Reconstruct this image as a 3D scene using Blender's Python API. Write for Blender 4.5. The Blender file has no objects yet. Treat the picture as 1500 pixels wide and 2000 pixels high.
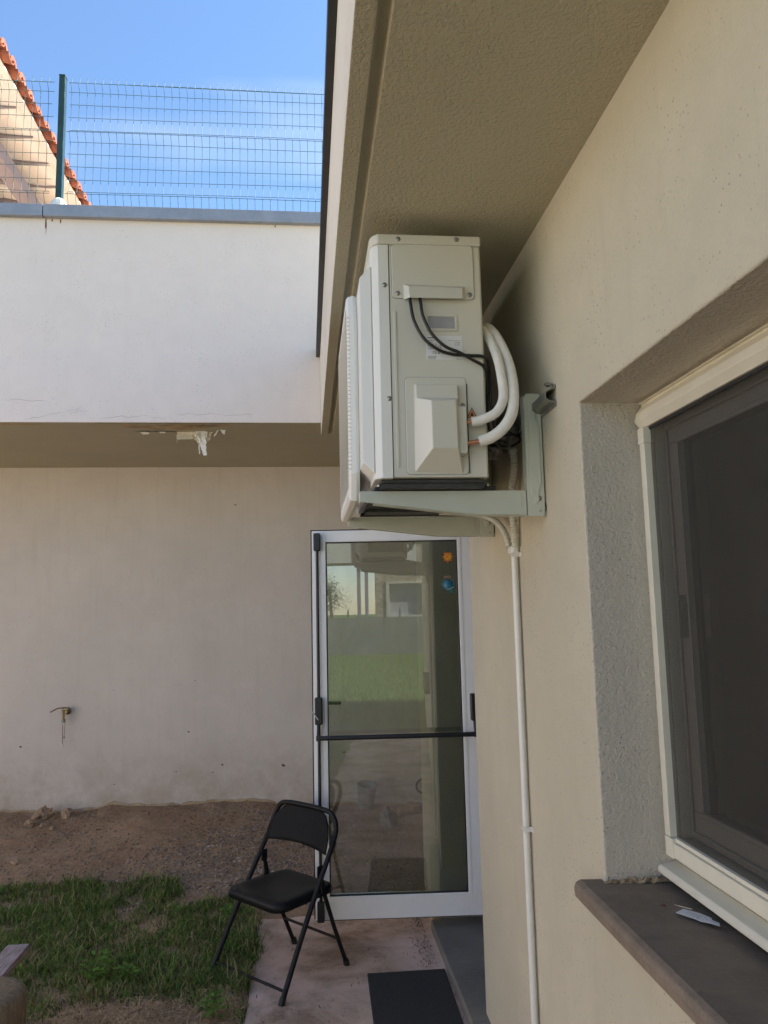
import bpy, bmesh, math, random
import numpy as np
from mathutils import Vector, Matrix, noise
R = math.radians
random.seed(7); rng = np.random.default_rng(7)
EYE = 1.74                      # everything below is modelled relative to eye level and lifted by EYE at the end
G = -EYE                        # ground level
sc = bpy.context.scene
col = sc.collection

# ------------------------------------------------------------------ camera, world, sun, exposure
cd = bpy.data.cameras.new("camera"); cam = bpy.data.objects.new("camera", cd); col.objects.link(cam)
sc.camera = cam
PITCH, YAW, ROLL = R(7.244), R(5.821), R(-1.286)
cam.location = (0, 0, EYE)
f = Vector((math.sin(YAW) * math.cos(PITCH), math.cos(YAW) * math.cos(PITCH), math.sin(PITCH)))
rt = Vector((math.cos(YAW), -math.sin(YAW), 0)); up = rt.cross(f)
rt2 = math.cos(ROLL) * rt + math.sin(ROLL) * up; up2 = -math.sin(ROLL) * rt + math.cos(ROLL) * up
cam.rotation_euler = Matrix((rt2, up2, -f)).transposed().to_euler()
cd.sensor_fit = 'VERTICAL'; cd.sensor_height = 36; cd.lens = 36 * 1500 / 2000
cd.clip_start = 0.02; cd.clip_end = 3000

SUN_EL, SUN_AZ = R(52), R(72)          # azimuth measured from +Y towards +X
w = bpy.data.worlds.new("World"); sc.world = w; w.use_nodes = True
wn = w.node_tree; bg = wn.nodes['Background']
sky = wn.nodes.new('ShaderNodeTexSky'); sky.sky_type = 'NISHITA'; sky.sun_disc = False
sky.sun_elevation = SUN_EL; sky.sun_rotation = SUN_AZ; sky.air_density = 1.0; sky.dust_density = .2; sky.ozone_density = 1.8
# thin cirrus haze lightening the blue, mixed by direction
tc = wn.nodes.new('ShaderNodeTexCoord'); mp = wn.nodes.new('ShaderNodeMapping'); mp.inputs['Scale'].default_value = (1.0, 2.6, 4.5)
nz = wn.nodes.new('ShaderNodeTexNoise'); nz.inputs['Scale'].default_value = 1.6; nz.inputs['Detail'].default_value = 6
rp = wn.nodes.new('ShaderNodeValToRGB'); rp.color_ramp.elements[0].position = .44; rp.color_ramp.elements[1].position = .80
rp.color_ramp.elements[1].color = (.42, .42, .42, 1)
mx = wn.nodes.new('ShaderNodeMix'); mx.data_type = 'RGBA'; mx.inputs['B'].default_value = (5.6, 6.0, 6.6, 1)
wn.links.new(tc.outputs['Generated'], mp.inputs['Vector']); wn.links.new(mp.outputs[0], nz.inputs['Vector'])
wn.links.new(nz.outputs['Fac'], rp.inputs['Fac']); wn.links.new(rp.outputs['Color'], mx.inputs['Factor'])
hs = wn.nodes.new('ShaderNodeHueSaturation'); hs.inputs['Saturation'].default_value = 1.09
wn.links.new(sky.outputs[0], hs.inputs['Color']); wn.links.new(hs.outputs[0], mx.inputs['A']); wn.links.new(mx.outputs['Result'], bg.inputs['Color'])
bg.inputs['Strength'].default_value = 0.088

sl = bpy.data.lights.new("sun", 'SUN'); so = bpy.data.objects.new("sun", sl); col.objects.link(so)
sl.energy = 5.0; sl.angle = R(0.53); sl.color = (1, .95, .87)
sd_ = Vector((math.sin(SUN_AZ) * math.cos(SUN_EL), math.cos(SUN_AZ) * math.cos(SUN_EL), math.sin(SUN_EL)))
so.rotation_euler = sd_.to_track_quat('Z', 'Y').to_euler(); so.location = (5, 5, 12)
sc.view_settings.view_transform = 'Standard'; sc.view_settings.look = 'None'
sc.view_settings.exposure = 1.68; sc.view_settings.gamma = 1
sc.cycles.max_bounces = 12; sc.cycles.diffuse_bounces = 6; sc.cycles.transparent_max_bounces = 24

# ------------------------------------------------------------------ materials
MATS = {}
def nt(name):
    m = bpy.data.materials.new(name); m.use_nodes = True
    t = m.node_tree; MATS[name] = m
    return m, t, t.nodes['Principled BSDF']
def N(t, k, **kw):
    n = t.nodes.new(k)
    for a, b in kw.items():
        if a in n.inputs: n.inputs[a].default_value = b
        else: setattr(n, a, b)
    return n
def ramp(t, src, stops):
    r = t.nodes.new('ShaderNodeValToRGB'); e = r.color_ramp.elements
    while len(e) < len(stops): e.new(.5)
    for i, (p, c) in enumerate(stops):
        e[i].position = p; e[i].color = (*c, 1) if len(c) == 3 else c
    t.links.new(src, r.inputs['Fac']); return r.outputs['Color']
def mixc(t, fac, a, b, mode='MIX'):
    m = t.nodes.new('ShaderNodeMix'); m.data_type = 'RGBA'; m.blend_type = mode
    for k, v in (('Factor', fac), ('A', a), ('B', b)):
        if hasattr(v, 'is_output') or isinstance(v, bpy.types.NodeSocket): t.links.new(v, m.inputs[k])
        elif k == 'Factor': m.inputs[k].default_value = v
        else: m.inputs[k].default_value = (*v, 1)
    return m.outputs['Result']
def bump(t, b, h, strength, dist, prev=None):
    n = t.nodes.new('ShaderNodeBump'); n.inputs['Strength'].default_value = strength; n.inputs['Distance'].default_value = dist
    t.links.new(h, n.inputs['Height'])
    if prev is not None: t.links.new(prev, n.inputs['Normal'])
    t.links.new(n.outputs[0], b.inputs['Normal']); return n.outputs[0]
def objco(t, scale=(1, 1, 1)):
    c = t.nodes.new('ShaderNodeTexCoord'); m = t.nodes.new('ShaderNodeMapping'); m.inputs['Scale'].default_value = scale
    t.links.new(c.outputs['Object'], m.inputs['Vector']); return m.outputs[0]
def noise_(t, v, scale, detail=3, rough=.5, dist=0):
    n = N(t, 'ShaderNodeTexNoise'); n.inputs['Scale'].default_value = scale; n.inputs['Detail'].default_value = detail
    n.inputs['Roughness'].default_value = rough; n.inputs['Distortion'].default_value = dist
    t.links.new(v, n.inputs['Vector']); return n.outputs['Fac']
def mul(c, k): return tuple(x * k for x in c)

def plaster(name, c, grain=150, gd=.0016, coarse=False, stain=.10, pits=True, streak=0.0, splash=0):
    m, t, b = nt(name); v = objco(t)
    big = noise_(t, v, 1.3, 5, .6); mid = noise_(t, v, 9, 4, .6); fine = noise_(t, v, grain, 4, .68)
    base = ramp(t, big, [(.3, mul(c, 1 - stain)), (.7, mul(c, 1 + stain * .5))])
    base = mixc(t, ramp(t, mid, [(.35, (0, 0, 0)), (.75, (.35, .35, .35))]), base, mul(c, .86))
    if streak:
        vs = objco(t, (7, 7, .5)); s = noise_(t, vs, 2.2, 5, .7)
        base = mixc(t, ramp(t, s, [(.52, (0, 0, 0)), (.8, (streak,) * 3)]), base, (c[0] * .62, c[1] * .55, c[2] * .45))
    if pits:
        vo = N(t, 'ShaderNodeTexVoronoi'); vo.inputs['Scale'].default_value = 62; t.links.new(v, vo.inputs['Vector'])
        dens = ramp(t, noise_(t, v, 5, 3), [(.42, (0, 0, 0)), (.62, (.85, .85, .85))])
        spot = ramp(t, vo.outputs['Distance'], [(.10, (1, 1, 1)), (.18, (0, 0, 0))])
        base = mixc(t, mixc(t, 1.0, spot, dens, 'MULTIPLY'), base, mul(c, .45))
    if splash:
        sp = N(t, 'ShaderNodeSeparateXYZ'); t.links.new(v, sp.inputs[0]); mr = N(t, 'ShaderNodeMapRange')
        mr.inputs['From Min'].default_value = splash; mr.inputs['From Max'].default_value = .12; mr.inputs['To Max'].default_value = 1.0; t.links.new(sp.outputs['Z'], mr.inputs['Value'])
        k = mixc(t, 1.0, ramp(t, mr.outputs[0], [(0, (0, 0, 0)), (1, (.75,) * 3)]), ramp(t, noise_(t, v, 4, 6, .75), [(.36, (0, 0, 0)), (.66, (1, 1, 1))]), 'MULTIPLY')
        base = mixc(t, k, base, (.33, .25, .16))
    t.links.new(base, b.inputs['Base Color']); b.inputs['Roughness'].default_value = .93
    b.inputs['Specular IOR Level'].default_value = .2
    p = bump(t, b, mid, .35, .004)
    bump(t, b, fine, .9 if coarse else .55, gd * (2.2 if coarse else 1), p)
    return m
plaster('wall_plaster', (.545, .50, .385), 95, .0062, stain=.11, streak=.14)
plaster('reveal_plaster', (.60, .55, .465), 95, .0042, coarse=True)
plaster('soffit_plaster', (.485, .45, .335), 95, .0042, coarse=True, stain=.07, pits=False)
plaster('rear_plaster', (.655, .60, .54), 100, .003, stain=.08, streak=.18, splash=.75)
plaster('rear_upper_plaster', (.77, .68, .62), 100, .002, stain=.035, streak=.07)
plaster('fascia_plaster', (.72, .65, .55), 100, .004, streak=.12)
plaster('beige_plaster', (.74, .73, .70), 60, .002, pits=False)

def simple(name, c, rough=.5, metal=0, spec=.5, var=.06, sc_=30, bmp=0, bs=80, coat=0):
    m, t, b = nt(name); v = objco(t); n = noise_(t, v, sc_, 4, .6)
    t.links.new(ramp(t, n, [(.3, mul(c, 1 - var)), (.7, mul(c, 1 + var))]), b.inputs['Base Color'])
    b.inputs['Roughness'].default_value = rough; b.inputs['Metallic'].default_value = metal
    b.inputs['Specular IOR Level'].default_value = spec
    if bmp: bump(t, b, noise_(t, v, bs, 3), .6, bmp)
    return m
simple('ac_enamel', (.62, .60, .52), .42, var=.015, sc_=6)
simple('ac_front_enamel', (.72, .71, .66), .4, var=.015, sc_=6)
simple('bracket_enamel', (.50, .52, .44), .38, var=.04, sc_=9)
simple('galvanised', (.30, .30, .265), .42, .6, var=.15, sc_=40)
simple('steel', (.35, .34, .32), .35, .9)
simple('dark_pan', (.045, .047, .047), .5, var=.4, sc_=25)
simple('black_rubber', (.012, .012, .013), .55)
simple('black_plastic', (.014, .014, .016), .38)
simple('cable_black', (.012, .012, .012), .4)
simple('insulation', (.74, .72, .66), .6, var=.05, sc_=50, bmp=.0015, bs=90)
simple('copper', (.60, .27, .15), .35, .85, var=.2)
simple('white_pvc', (.70, .69, .64), .35, var=.03)
simple('corrugated_pvc', (.56, .55, .47), .45, var=.05)
simple('door_aluminium', (.86, .85, .83), .4, var=.03, sc_=12)
simple('window_frame', (.66, .63, .52), .4, var=.04, sc_=15)
simple('window_sash', (.36, .335, .30), .45, var=.04)
simple('fence_wire', (.035, .10, .09), .5)
simple('fence_post', (.016, .045, .038), .28, var=.25, sc_=10)
simple('flashing_black', (.022, .022, .024), .45, var=.3, sc_=15)
simple('sealant', (.70, .68, .62), .6, bmp=.004, bs=40)
simple('chair_metal', (.008, .008, .009), .5, spec=.25, var=.6, sc_=60, bmp=.0003, bs=300)
simple('chair_panel', (.007, .007, .008), .6, spec=.15, var=.3, sc_=25)
simple('bucket_metal', (.27, .30, .285), .6, .2, var=.25, sc_=18)
simple('paper', (.62, .62, .64), .7)
simple('label_white', (.72, .72, .72), .5, var=.02)
simple('ink', (.03, .03, .035), .6)
simple('label_grey', (.33, .33, .34), .6)
simple('warning_orange', (.62, .24, .08), .5)
simple('grey_plastic_wrap', (.20, .19, .17), .35, var=.3, sc_=30, bmp=.01, bs=25)
simple('brass', (.30, .24, .14), .4, .7, var=.3)
simple('rust', (.16, .06, .04), .8)
simple('rock', (.36, .25, .165), .95, var=.35, sc_=14, bmp=.01, bs=40)
simple('rock_grey', (.22, .21, .19), .95, var=.3, sc_=14, bmp=.01, bs=40)
simple('paint_flake', (.72, .68, .55), .8, var=.15, sc_=60)
simple('paint_flake_white', (.80, .79, .76), .8, var=.05)
simple('crack', (.10, .085, .06), 1)
simple('foundation', (.42, .32, .20), .95, var=.25, sc_=12, bmp=.004, bs=60)
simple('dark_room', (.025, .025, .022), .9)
simple('screen_fabric', (.15, .165, .135), .95, var=.25, sc_=2)
simple('canopy_white', (.50, .48, .43), .8)
simple('bark_brown', (.10, .07, .045), .9, var=.3, sc_=20)
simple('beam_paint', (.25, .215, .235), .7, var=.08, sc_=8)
simple('shutter', (.30, .30, .32), .7)
simple('orange_glass', (.75, .22, .03), .3, var=.25, sc_=60)
simple('yellow_glass', (.75, .48, .05), .3)
simple('blue_glass', (.05, .20, .32), .25, var=.4, sc_=60)
simple('teal_glass', (.05, .18, .17), .25, var=.4, sc_=80)
simple('gold_bow', (.42, .30, .16), .5)

def mat_coping():
    m, t, b = nt('coping_metal'); v = objco(t)
    n = noise_(t, v, 6, 5, .7); n2 = noise_(t, objco(t, (2, 2, 30)), 8, 4)
    c = ramp(t, n, [(.3, (.24, .25, .29)), (.7, (.33, .345, .38))])
    c = mixc(t, ramp(t, n2, [(.55, (0, 0, 0)), (.8, (.4, .4, .4))]), c, (.42, .43, .45))
    t.links.new(c, b.inputs['Base Color']); b.inputs['Roughness'].default_value = .5; b.inputs['Metallic'].default_value = .35
mat_coping()
def mat_slate(name, c, sc_=5):
    m, t, b = nt(name); v = objco(t)
    n = noise_(t, v, sc_, 6, .65); n2 = noise_(t, v, sc_ * 9, 4, .7); n3 = noise_(t, objco(t, (1.5, 8, 1)), sc_ * 2, 5, .6, 1)
    k = ramp(t, n, [(.3, mul(c, .72)), (.55, c), (.75, (c[0] * 1.15, c[1] * 1.2, c[2] * 1.1))])
    k = mixc(t, ramp(t, n2, [(.55, (0, 0, 0)), (.85, (.5, .5, .5))]), k, mul(c, 1.7))
    k = mixc(t, ramp(t, n3, [(.6, (0, 0, 0)), (.72, (.5, .5, .5))]), k, mul(c, .6))
    k = mixc(t, ramp(t, noise_(t, v, 11, 2, .5), [(.74, (0, 0, 0)), (.78, (.5, .5, .5))]), k, (.28, .21, .14))
    t.links.new(k, b.inputs['Base Color']); b.inputs['Roughness'].default_value = .72
    p = bump(t, b, n2, .8, .0025); bump(t, b, n3, .5, .006, p)
mat_slate('slate_sill', (.215, .168, .125), 9); mat_slate('slate_step', (.19, .172, .15), 3)
def mat_tile():
    m, t, b = nt('roof_tile'); v = objco(t)
    n = noise_(t, v, 3.5, 5, .7); n2 = noise_(t, v, 25, 4)
    c = ramp(t, n, [(.3, (.15, .045, .024)), (.5, (.30, .088, .042)), (.7, (.38, .15, .085))])
    c = mixc(t, ramp(t, n2, [(.5, (0, 0, 0)), (.8, (.5, .5, .5))]), c, (.22, .10, .06))
    t.links.new(c, b.inputs['Base Color']); b.inputs['Roughness'].default_value = .85; bump(t, b, n2, .5, .01)
mat_tile()
def mat_concrete():
    m, t, b = nt('path_concrete'); v = objco(t)
    n = noise_(t, v, 2.2, 6, .65, .5); n2 = noise_(t, v, 60, 4, .7); n3 = noise_(t, v, 7, 5, .7)
    c = ramp(t, n, [(.38, (.27, .18, .12)), (.48, (.50, .35, .265)), (.60, (.70, .50, .42))])
    c = mixc(t, ramp(t, n3, [(.5, (0, 0, 0)), (.75, (.6, .6, .6))]), c, (.32, .245, .18))
    c = mixc(t, ramp(t, n2, [(.5, (0, 0, 0)), (.8, (.5, .5, .5))]), c, (.60, .50, .46))
    t.links.new(c, b.inputs['Base Color']); b.inputs['Roughness'].default_value = .9; bump(t, b, n2, .6, .003)
mat_concrete()
def mat_ground():
    m, t, b = nt('ground_soil'); v = objco(t)
    n = noise_(t, v, 1.6, 6, .65, .3); n2 = noise_(t, v, 45, 5, .7); n3 = noise_(t, v, 170, 3, .6); n4 = noise_(t, v, 6, 5, .6)
    dirt = ramp(t, n, [(.3, (.23, .135, .075)), (.55, (.38, .245, .15)), (.75, (.46, .33, .225))])
    dirt = mixc(t, ramp(t, n2, [(.42, (0, 0, 0)), (.75, (.75, .75, .75))]), dirt, (.50, .38, .27))
    dirt = mixc(t, ramp(t, n3, [(.60, (0, 0, 0)), (.78, (.7, .7, .7))]), dirt, (.52, .44, .36))
    dirt = mixc(t, ramp(t, n4, [(.58, (0, 0, 0)), (.8, (.6, .6, .6))]), dirt, (.19, .115, .07))
    lawn = ramp(t, noise_(t, v, 3, 6, .7), [(.3, (.03, .06, .015)), (.5, (.065, .12, .03)), (.75, (.14, .19, .06))])
    lawn = mixc(t, ramp(t, n2, [(.4, (0, 0, 0)), (.7, (.5, .5, .5))]), lawn, (.035, .055, .015))
    sep = N(t, 'ShaderNodeSeparateXYZ'); t.links.new(v, sep.inputs[0])
    mr = N(t, 'ShaderNodeMapRange'); mr.inputs['From Min'].default_value = 1.2; mr.inputs['From Max'].default_value = -.6
    t.links.new(sep.outputs['Y'], mr.inputs['Value'])
    c = mixc(t, mr.outputs[0], dirt, lawn)
    t.links.new(c, b.inputs['Base Color']); b.inputs['Roughness'].default_value = .98; b.inputs['Specular IOR Level'].default_value = .1
    p = bump(t, b, n2, .9, .016); bump(t, b, n3, .7, .006, p)
mat_ground()
def mat_attr(name, rough=.6, trans=.0):
    m, t, b = nt(name); a = N(t, 'ShaderNodeAttribute'); a.attribute_name = 'col'
    t.links.new(a.outputs['Color'], b.inputs['Base Color']); b.inputs['Roughness'].default_value = rough
    b.inputs['Specular IOR Level'].default_value = .25
    if trans:
        tr = N(t, 'ShaderNodeBsdfTranslucent'); t.links.new(a.outputs['Color'], tr.inputs['Color'])
        ms = N(t, 'ShaderNodeMixShader'); ms.inputs['Fac'].default_value = trans
        t.links.new(b.outputs[0], ms.inputs[1]); t.links.new(tr.outputs[0], ms.inputs[2])
        t.links.new(ms.outputs[0], t.nodes['Material Output'].inputs['Surface'])
mat_attr('grass_blades', .6, .4); mat_attr('gravel_stones', .9)
def mat_glass(name, tint, refl, rough=0.0):
    m, t, b = nt(name); t.nodes.remove(b)
    tr = N(t, 'ShaderNodeBsdfTransparent'); tr.inputs['Color'].default_value = (*tint, 1)
    gl = N(t, 'ShaderNodeBsdfGlossy'); gl.inputs['Roughness'].default_value = rough; gl.inputs['Color'].default_value = (.95, .97, 1, 1)
    fr = N(t, 'ShaderNodeFresnel'); fr.inputs['IOR'].default_value = 1.5
    ma = N(t, 'ShaderNodeMath', operation='ADD'); ma.inputs[1].default_value = refl; ma.use_clamp = True
    t.links.new(fr.outputs[0], ma.inputs[0])
    ms = N(t, 'ShaderNodeMixShader'); t.links.new(ma.outputs[0], ms.inputs['Fac'])
    t.links.new(tr.outputs[0], ms.inputs[1]); t.links.new(gl.outputs[0], ms.inputs[2])
    df = N(t, 'ShaderNodeBsdfDiffuse'); df.inputs['Color'].default_value = (.42, .41, .38, 1)
    v = objco(t, (1, 1, .45)); k = ramp(t, noise_(t, v, 5, 6, .7, 1.2), [(.38, (.0,) * 3), (.72, (.07,) * 3)])
    m2 = N(t, 'ShaderNodeMixShader'); t.links.new(k, m2.inputs['Fac']); t.links.new(ms.outputs[0], m2.inputs[1]); t.links.new(df.outputs[0], m2.inputs[2])
    t.links.new(m2.outputs[0], t.nodes['Material Output'].inputs['Surface'])
mat_glass('door_glass', (.75, .78, .715), .105); mat_glass('window_glass', (.5, .52, .5), .05, .02)
def mat_screen():
    m, t, b = nt('fly_mesh'); t.nodes.remove(b)
    tr = N(t, 'ShaderNodeBsdfTransparent'); df = N(t, 'ShaderNodeBsdfDiffuse'); df.inputs['Color'].default_value = (.058, .055, .048, 1)
    v = objco(t); n = noise_(t, v, 300, 2)
    ms = N(t, 'ShaderNodeMixShader'); t.links.new(ramp(t, n, [(.3, (.56,) * 3), (.7, (.70,) * 3)]), ms.inputs['Fac'])
    t.links.new(tr.outputs[0], ms.inputs[1]); t.links.new(df.outputs[0], ms.inputs[2])
    t.links.new(ms.outputs[0], t.nodes['Material Output'].inputs['Surface'])
mat_screen()
def mat_wood():
    m, t, b = nt('weathered_wood'); n = noise_(t, objco(t, (40, 3, 40)), 4, 5, .7, .4)
    t.links.new(ramp(t, n, [(.3, (.12, .09, .08)), (.55, (.36, .28, .26)), (.75, (.50, .42, .40))]), b.inputs['Base Color'])
    b.inputs['Roughness'].default_value = .9; bump(t, b, n, .7, .003)
    m, t, b = nt('stump_wood'); n = noise_(t, objco(t, (1, 1, .25)), 60, 5, .8); n2 = noise_(t, objco(t), 5, 4)
    c = ramp(t, n, [(.3, (.12, .085, .05)), (.6, (.30, .22, .13)), (.8, (.40, .31, .19))])
    c = mixc(t, ramp(t, n2, [(.4, (0, 0, 0)), (.7, (.5, .5, .5))]), c, (.15, .10, .07))
    t.links.new(c, b.inputs['Base Color']); b.inputs['Roughness'].default_value = .95; bump(t, b, n, .9, .008)
mat_wood()
def mat_stonewall():
    m, t, b = nt('rubble_stone'); v = objco(t, (1, 1, 1.6))
    vo = N(t, 'ShaderNodeTexVoronoi'); vo.inputs['Scale'].default_value = 3.6; t.links.new(v, vo.inputs['Vector'])
    ve = N(t, 'ShaderNodeTexVoronoi'); ve.feature = 'DISTANCE_TO_EDGE'; ve.inputs['Scale'].default_value = 3.6; t.links.new(v, ve.inputs['Vector'])
    s = N(t, 'ShaderNodeSeparateColor'); t.links.new(vo.outputs['Color'], s.inputs[0])
    c = ramp(t, s.outputs[0], [(0, (.30, .24, .17)), (.5, (.42, .36, .27)), (1, (.52, .46, .37))])
    c = mixc(t, ramp(t, ve.outputs['Distance'], [(.02, (1, 1, 1)), (.07, (0, 0, 0))]), c, (.16, .13, .10))
    t.links.new(c, b.inputs['Base Color']); b.inputs['Roughness'].default_value = .95
mat_stonewall()
def mat_mat():
    m, t, b = nt('mat_rubber'); v = objco(t)
    wv = N(t, 'ShaderNodeTexWave'); wv.inputs['Scale'].default_value = 70; wv.bands_direction = 'DIAGONAL'; t.links.new(v, wv.inputs['Vector'])
    n = noise_(t, v, 160, 3, .7)
    c = mixc(t, ramp(t, n, [(.60, (0, 0, 0)), (.72, (.7, .7, .7))]), (.020, .020, .021), (.24, .21, .18))
    t.links.new(c, b.inputs['Base Color']); b.inputs['Roughness'].default_value = .85; bump(t, b, wv.outputs['Fac'], .7, .004)
mat_mat()

# ------------------------------------------------------------------ mesh helpers
SC = 1.0
class MB:
    def __init__(s): s.v = []; s.f = []; s.sm = []
    def add(s, vs, fs, smooth=False):
        o = len(s.v); s.v += [tuple(v) for v in vs]; s.f += [tuple(i + o for i in q) for q in fs]; s.sm += [smooth] * len(fs); return s
    def box(s, x0, x1, y0, y1, z0, z1):
        v = [(x, y, z) for x in (x0, x1) for y in (y0, y1) for z in (z0, z1)]
        return s.add(v, [(0, 1, 3, 2), (4, 6, 7, 5), (0, 4, 5, 1), (2, 3, 7, 6), (0, 2, 6, 4), (1, 5, 7, 3)])
    def prism(s, pts, ax, a, b):
        # pts are 2-D in the two axes other than ax (cyclic order kept: x->yz, y->xz, z->xy)
        def P(p, t): return {'x': (t, p[0], p[1]), 'y': (p[0], t, p[1]), 'z': (p[0], p[1], t)}[ax]
        n = len(pts); v = [P(p, a) for p in pts] + [P(p, b) for p in pts]
        return s.add(v, [tuple(range(n)), tuple(range(2 * n - 1, n - 1, -1))] + [(i, i + n, (i + 1) % n + n, (i + 1) % n) for i in range(n)])
    def tube(s, pts, r, seg=10, cap=True, wav=None):
        pts = [Vector(p) for p in pts]; n = len(pts); rr = r if isinstance(r, (list, tuple)) else [r] * n
        T = [(pts[min(i + 1, n - 1)] - pts[max(i - 1, 0)]).normalized() for i in range(n)]
        u = T[0].orthogonal().normalized(); vs = []
        for i in range(n):
            u = (u - T[i] * u.dot(T[i])).normalized(); w_ = T[i].cross(u)
            for k in range(seg):
                a = 2 * math.pi * k / seg; vs.append(pts[i] + (u * math.cos(a) + w_ * math.sin(a)) * rr[i])
        fs = [(i * seg + k, i * seg + (k + 1) % seg, (i + 1) * seg + (k + 1) % seg, (i + 1) * seg + k) for i in range(n - 1) for k in range(seg)]
        s.add(vs, fs, True)
        if cap: s.add(vs[:seg], [tuple(range(seg - 1, -1, -1))]); s.add(vs[-seg:], [tuple(range(seg))])
        return s
    def cyl(s, a, b, r, r2=None, seg=20): return s.tube([a, b], [r, r if r2 is None else r2], seg)
    def lathe(s, c, prof, seg=24, axis='z'):
        vs = []
        for r_, h in prof:
            for k in range(seg):
                a = 2 * math.pi * k / seg; x, y = r_ * math.cos(a), r_ * math.sin(a)
                vs.append((c[0] + x, c[1] + y, c[2] + h) if axis == 'z' else ((c[0] + x, c[1] + h, c[2] + y) if axis == 'y' else (c[0] + h, c[1] + x, c[2] + y)))
        m = len(prof)
        return s.add(vs, [(i * seg + k, i * seg + (k + 1) % seg, (i + 1) * seg + (k + 1) % seg, (i + 1) * seg + k) for i in range(m - 1) for k in range(seg)], True)
    def xf(s, M):
        s.v = [tuple(M @ Vector(v)) for v in s.v]; return s
def smoothpath(pts, k=8):
    pts = [Vector(p) for p in pts]; out = []
    for i in range(len(pts) - 1):
        p0 = pts[max(i - 1, 0)]; p1 = pts[i]; p2 = pts[i + 1]; p3 = pts[min(i + 2, len(pts) - 1)]
        for j in range(k):
            t = j / k; out.append(.5 * ((2 * p1) + (p2 - p0) * t + (2 * p0 - 5 * p1 + 4 * p2 - p3) * t * t + (3 * p1 - p0 - 3 * p2 + p3) * t ** 3))
    out.append(pts[-1]); return out
def rrect(x0, x1, y0, y1, r, n=5):
    o = []
    for cx, cy, a0 in ((x1 - r, y1 - r, 0), (x0 + r, y1 - r, 90), (x0 + r, y0 + r, 180), (x1 - r, y0 + r, 270)):
        for i in range(n + 1): a = R(a0 + 90 * i / n); o.append((cx + r * math.cos(a), cy + r * math.sin(a)))
    return o
def worg(o):
    p = Vector(o.location); q = o.parent
    while q is not None: p = p + Vector(q.location); q = q.parent
    return p
def build(mb, name, mat, parent=None, bevel=0, seg=2, merge=False, local=False, org=None, recalc=True):
    """one mesh object from world coordinates (origin at the parent's base, or org)"""
    me = bpy.data.meshes.new(name)
    o = bpy.data.objects.new(name, me); col.objects.link(o)
    if parent is not None: o.parent = parent
    if org is not None: o.location = Vector(org) * SC
    sh = Vector((0, 0, 0)) if local else worg(o)
    me.from_pydata([tuple(Vector(v) * (1.0 if local else SC) - sh) for v in mb.v], [], mb.f)
    me.polygons.foreach_set('use_smooth', mb.sm)
    if recalc or merge:
        bm = bmesh.new(); bm.from_mesh(me)
        if merge: bmesh.ops.remove_doubles(bm, verts=bm.verts, dist=1e-5)
        if recalc: bmesh.ops.recalc_face_normals(bm, faces=bm.faces)
        bm.to_mesh(me); bm.free()
    for mm in (mat if isinstance(mat, (list, tuple)) else [mat]): me.materials.append(MATS[mm])
    if bevel:
        b = o.modifiers.new('bevel', 'BEVEL'); b.width = bevel; b.segments = seg; b.limit_method = 'ANGLE'; b.angle_limit = R(35)
        b.harden_normals = True
    return o
def tag(o, label=None, cat=None, group=None, kind=None):
    for k, v_ in (('label', label), ('category', cat), ('group', group), ('kind', kind)):
        if v_: o[k] = v_
    return o
def thing(name, loc, label, cat, group=None):
    o = bpy.data.objects.new(name, None); col.objects.link(o); o.location = loc; o.empty_display_size = .1
    return tag(o, label, cat, group)

# ------------------------------------------------------------------ ground
def fbm(x, y, s, o=4): return noise.fractal(Vector((x * s, y * s, 3.1)), 1.0, 2.0, o)
def ground_h(x, y):
    h = 0
    if y > 4.75:
        t = min(max((y - 5.0) / 1.6, 0), 1); t = t * t * (3 - 2 * t)
        base = .20 if x < -1 else (.20 - .085 * min((x + 1) / 1.5, 1))
        if -2.3 < x < -1.6: base -= .035 * math.sin((x + 2.3) / .7 * math.pi)
        h += t * base + .03 * fbm(x, y, 1.7) * min((y - 4.75) / .5, 1) + .012 * fbm(x, y, 9)
    side = 1 if (x < -.30 or y < 2.0) else 0
    if y <= 4.75 and side: h += .012 * fbm(x, y, 3)
    if x < -.3 and 2 < y < 5.4: h += .02
    return G - .012 + h
xs = sorted(set([-300, -120, -60, -30, -18, -12, -9, -7, -6, -5, -4.4, -4, -3.6] + [round(-3.4 + .04 * i, 3) for i in range(0, 112)] + [1.2, 1.6, 2, 2.6, 3.3, 4, 5, 7, 10, 15, 30, 60, 120, 300]))
ys = sorted(set([-300, -150, -80, -50, -35, -25, -18, -12, -8, -5, -3, -1, 0, 1, 2, 2.5] + [round(2.8 + .04 * i, 3) for i in range(0, 105)] + [7.2, 7.6, 8.5, 10, 14, 20, 40, 80, 150, 300]))
g = MB(); g.v = [(x, y, ground_h(x, y)) for y in ys for x in xs]; nx = len(xs)
g.f = [(j * nx + i, j * nx + i + 1, (j + 1) * nx + i + 1, (j + 1) * nx + i) for j in range(len(ys) - 1) for i in range(nx - 1)]
g.sm = [True] * len(g.f)
tag(build(g, 'ground', 'ground_soil', recalc=False), kind='structure')
# concrete path: irregular left and far edge
pp = []
for i in range(25):
    y = -2.5 + i * (7.15 / 24); pp.append((-.285 + .02 * fbm(0, y, 2) + (0.01 * math.sin(y * 9)), y))
for i in range(10):
    x = -.27 + i * .1; pp.append((x, 4.69 + .05 * fbm(x, 1, 4) + .03 * i / 10))
pp += [(.74, 4.72), (.74, -2.5)]
tag(build(MB().prism(pp, 'z', G - .06, G + .004), 'concrete_path', 'path_concrete', bevel=.006), kind='structure')

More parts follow.
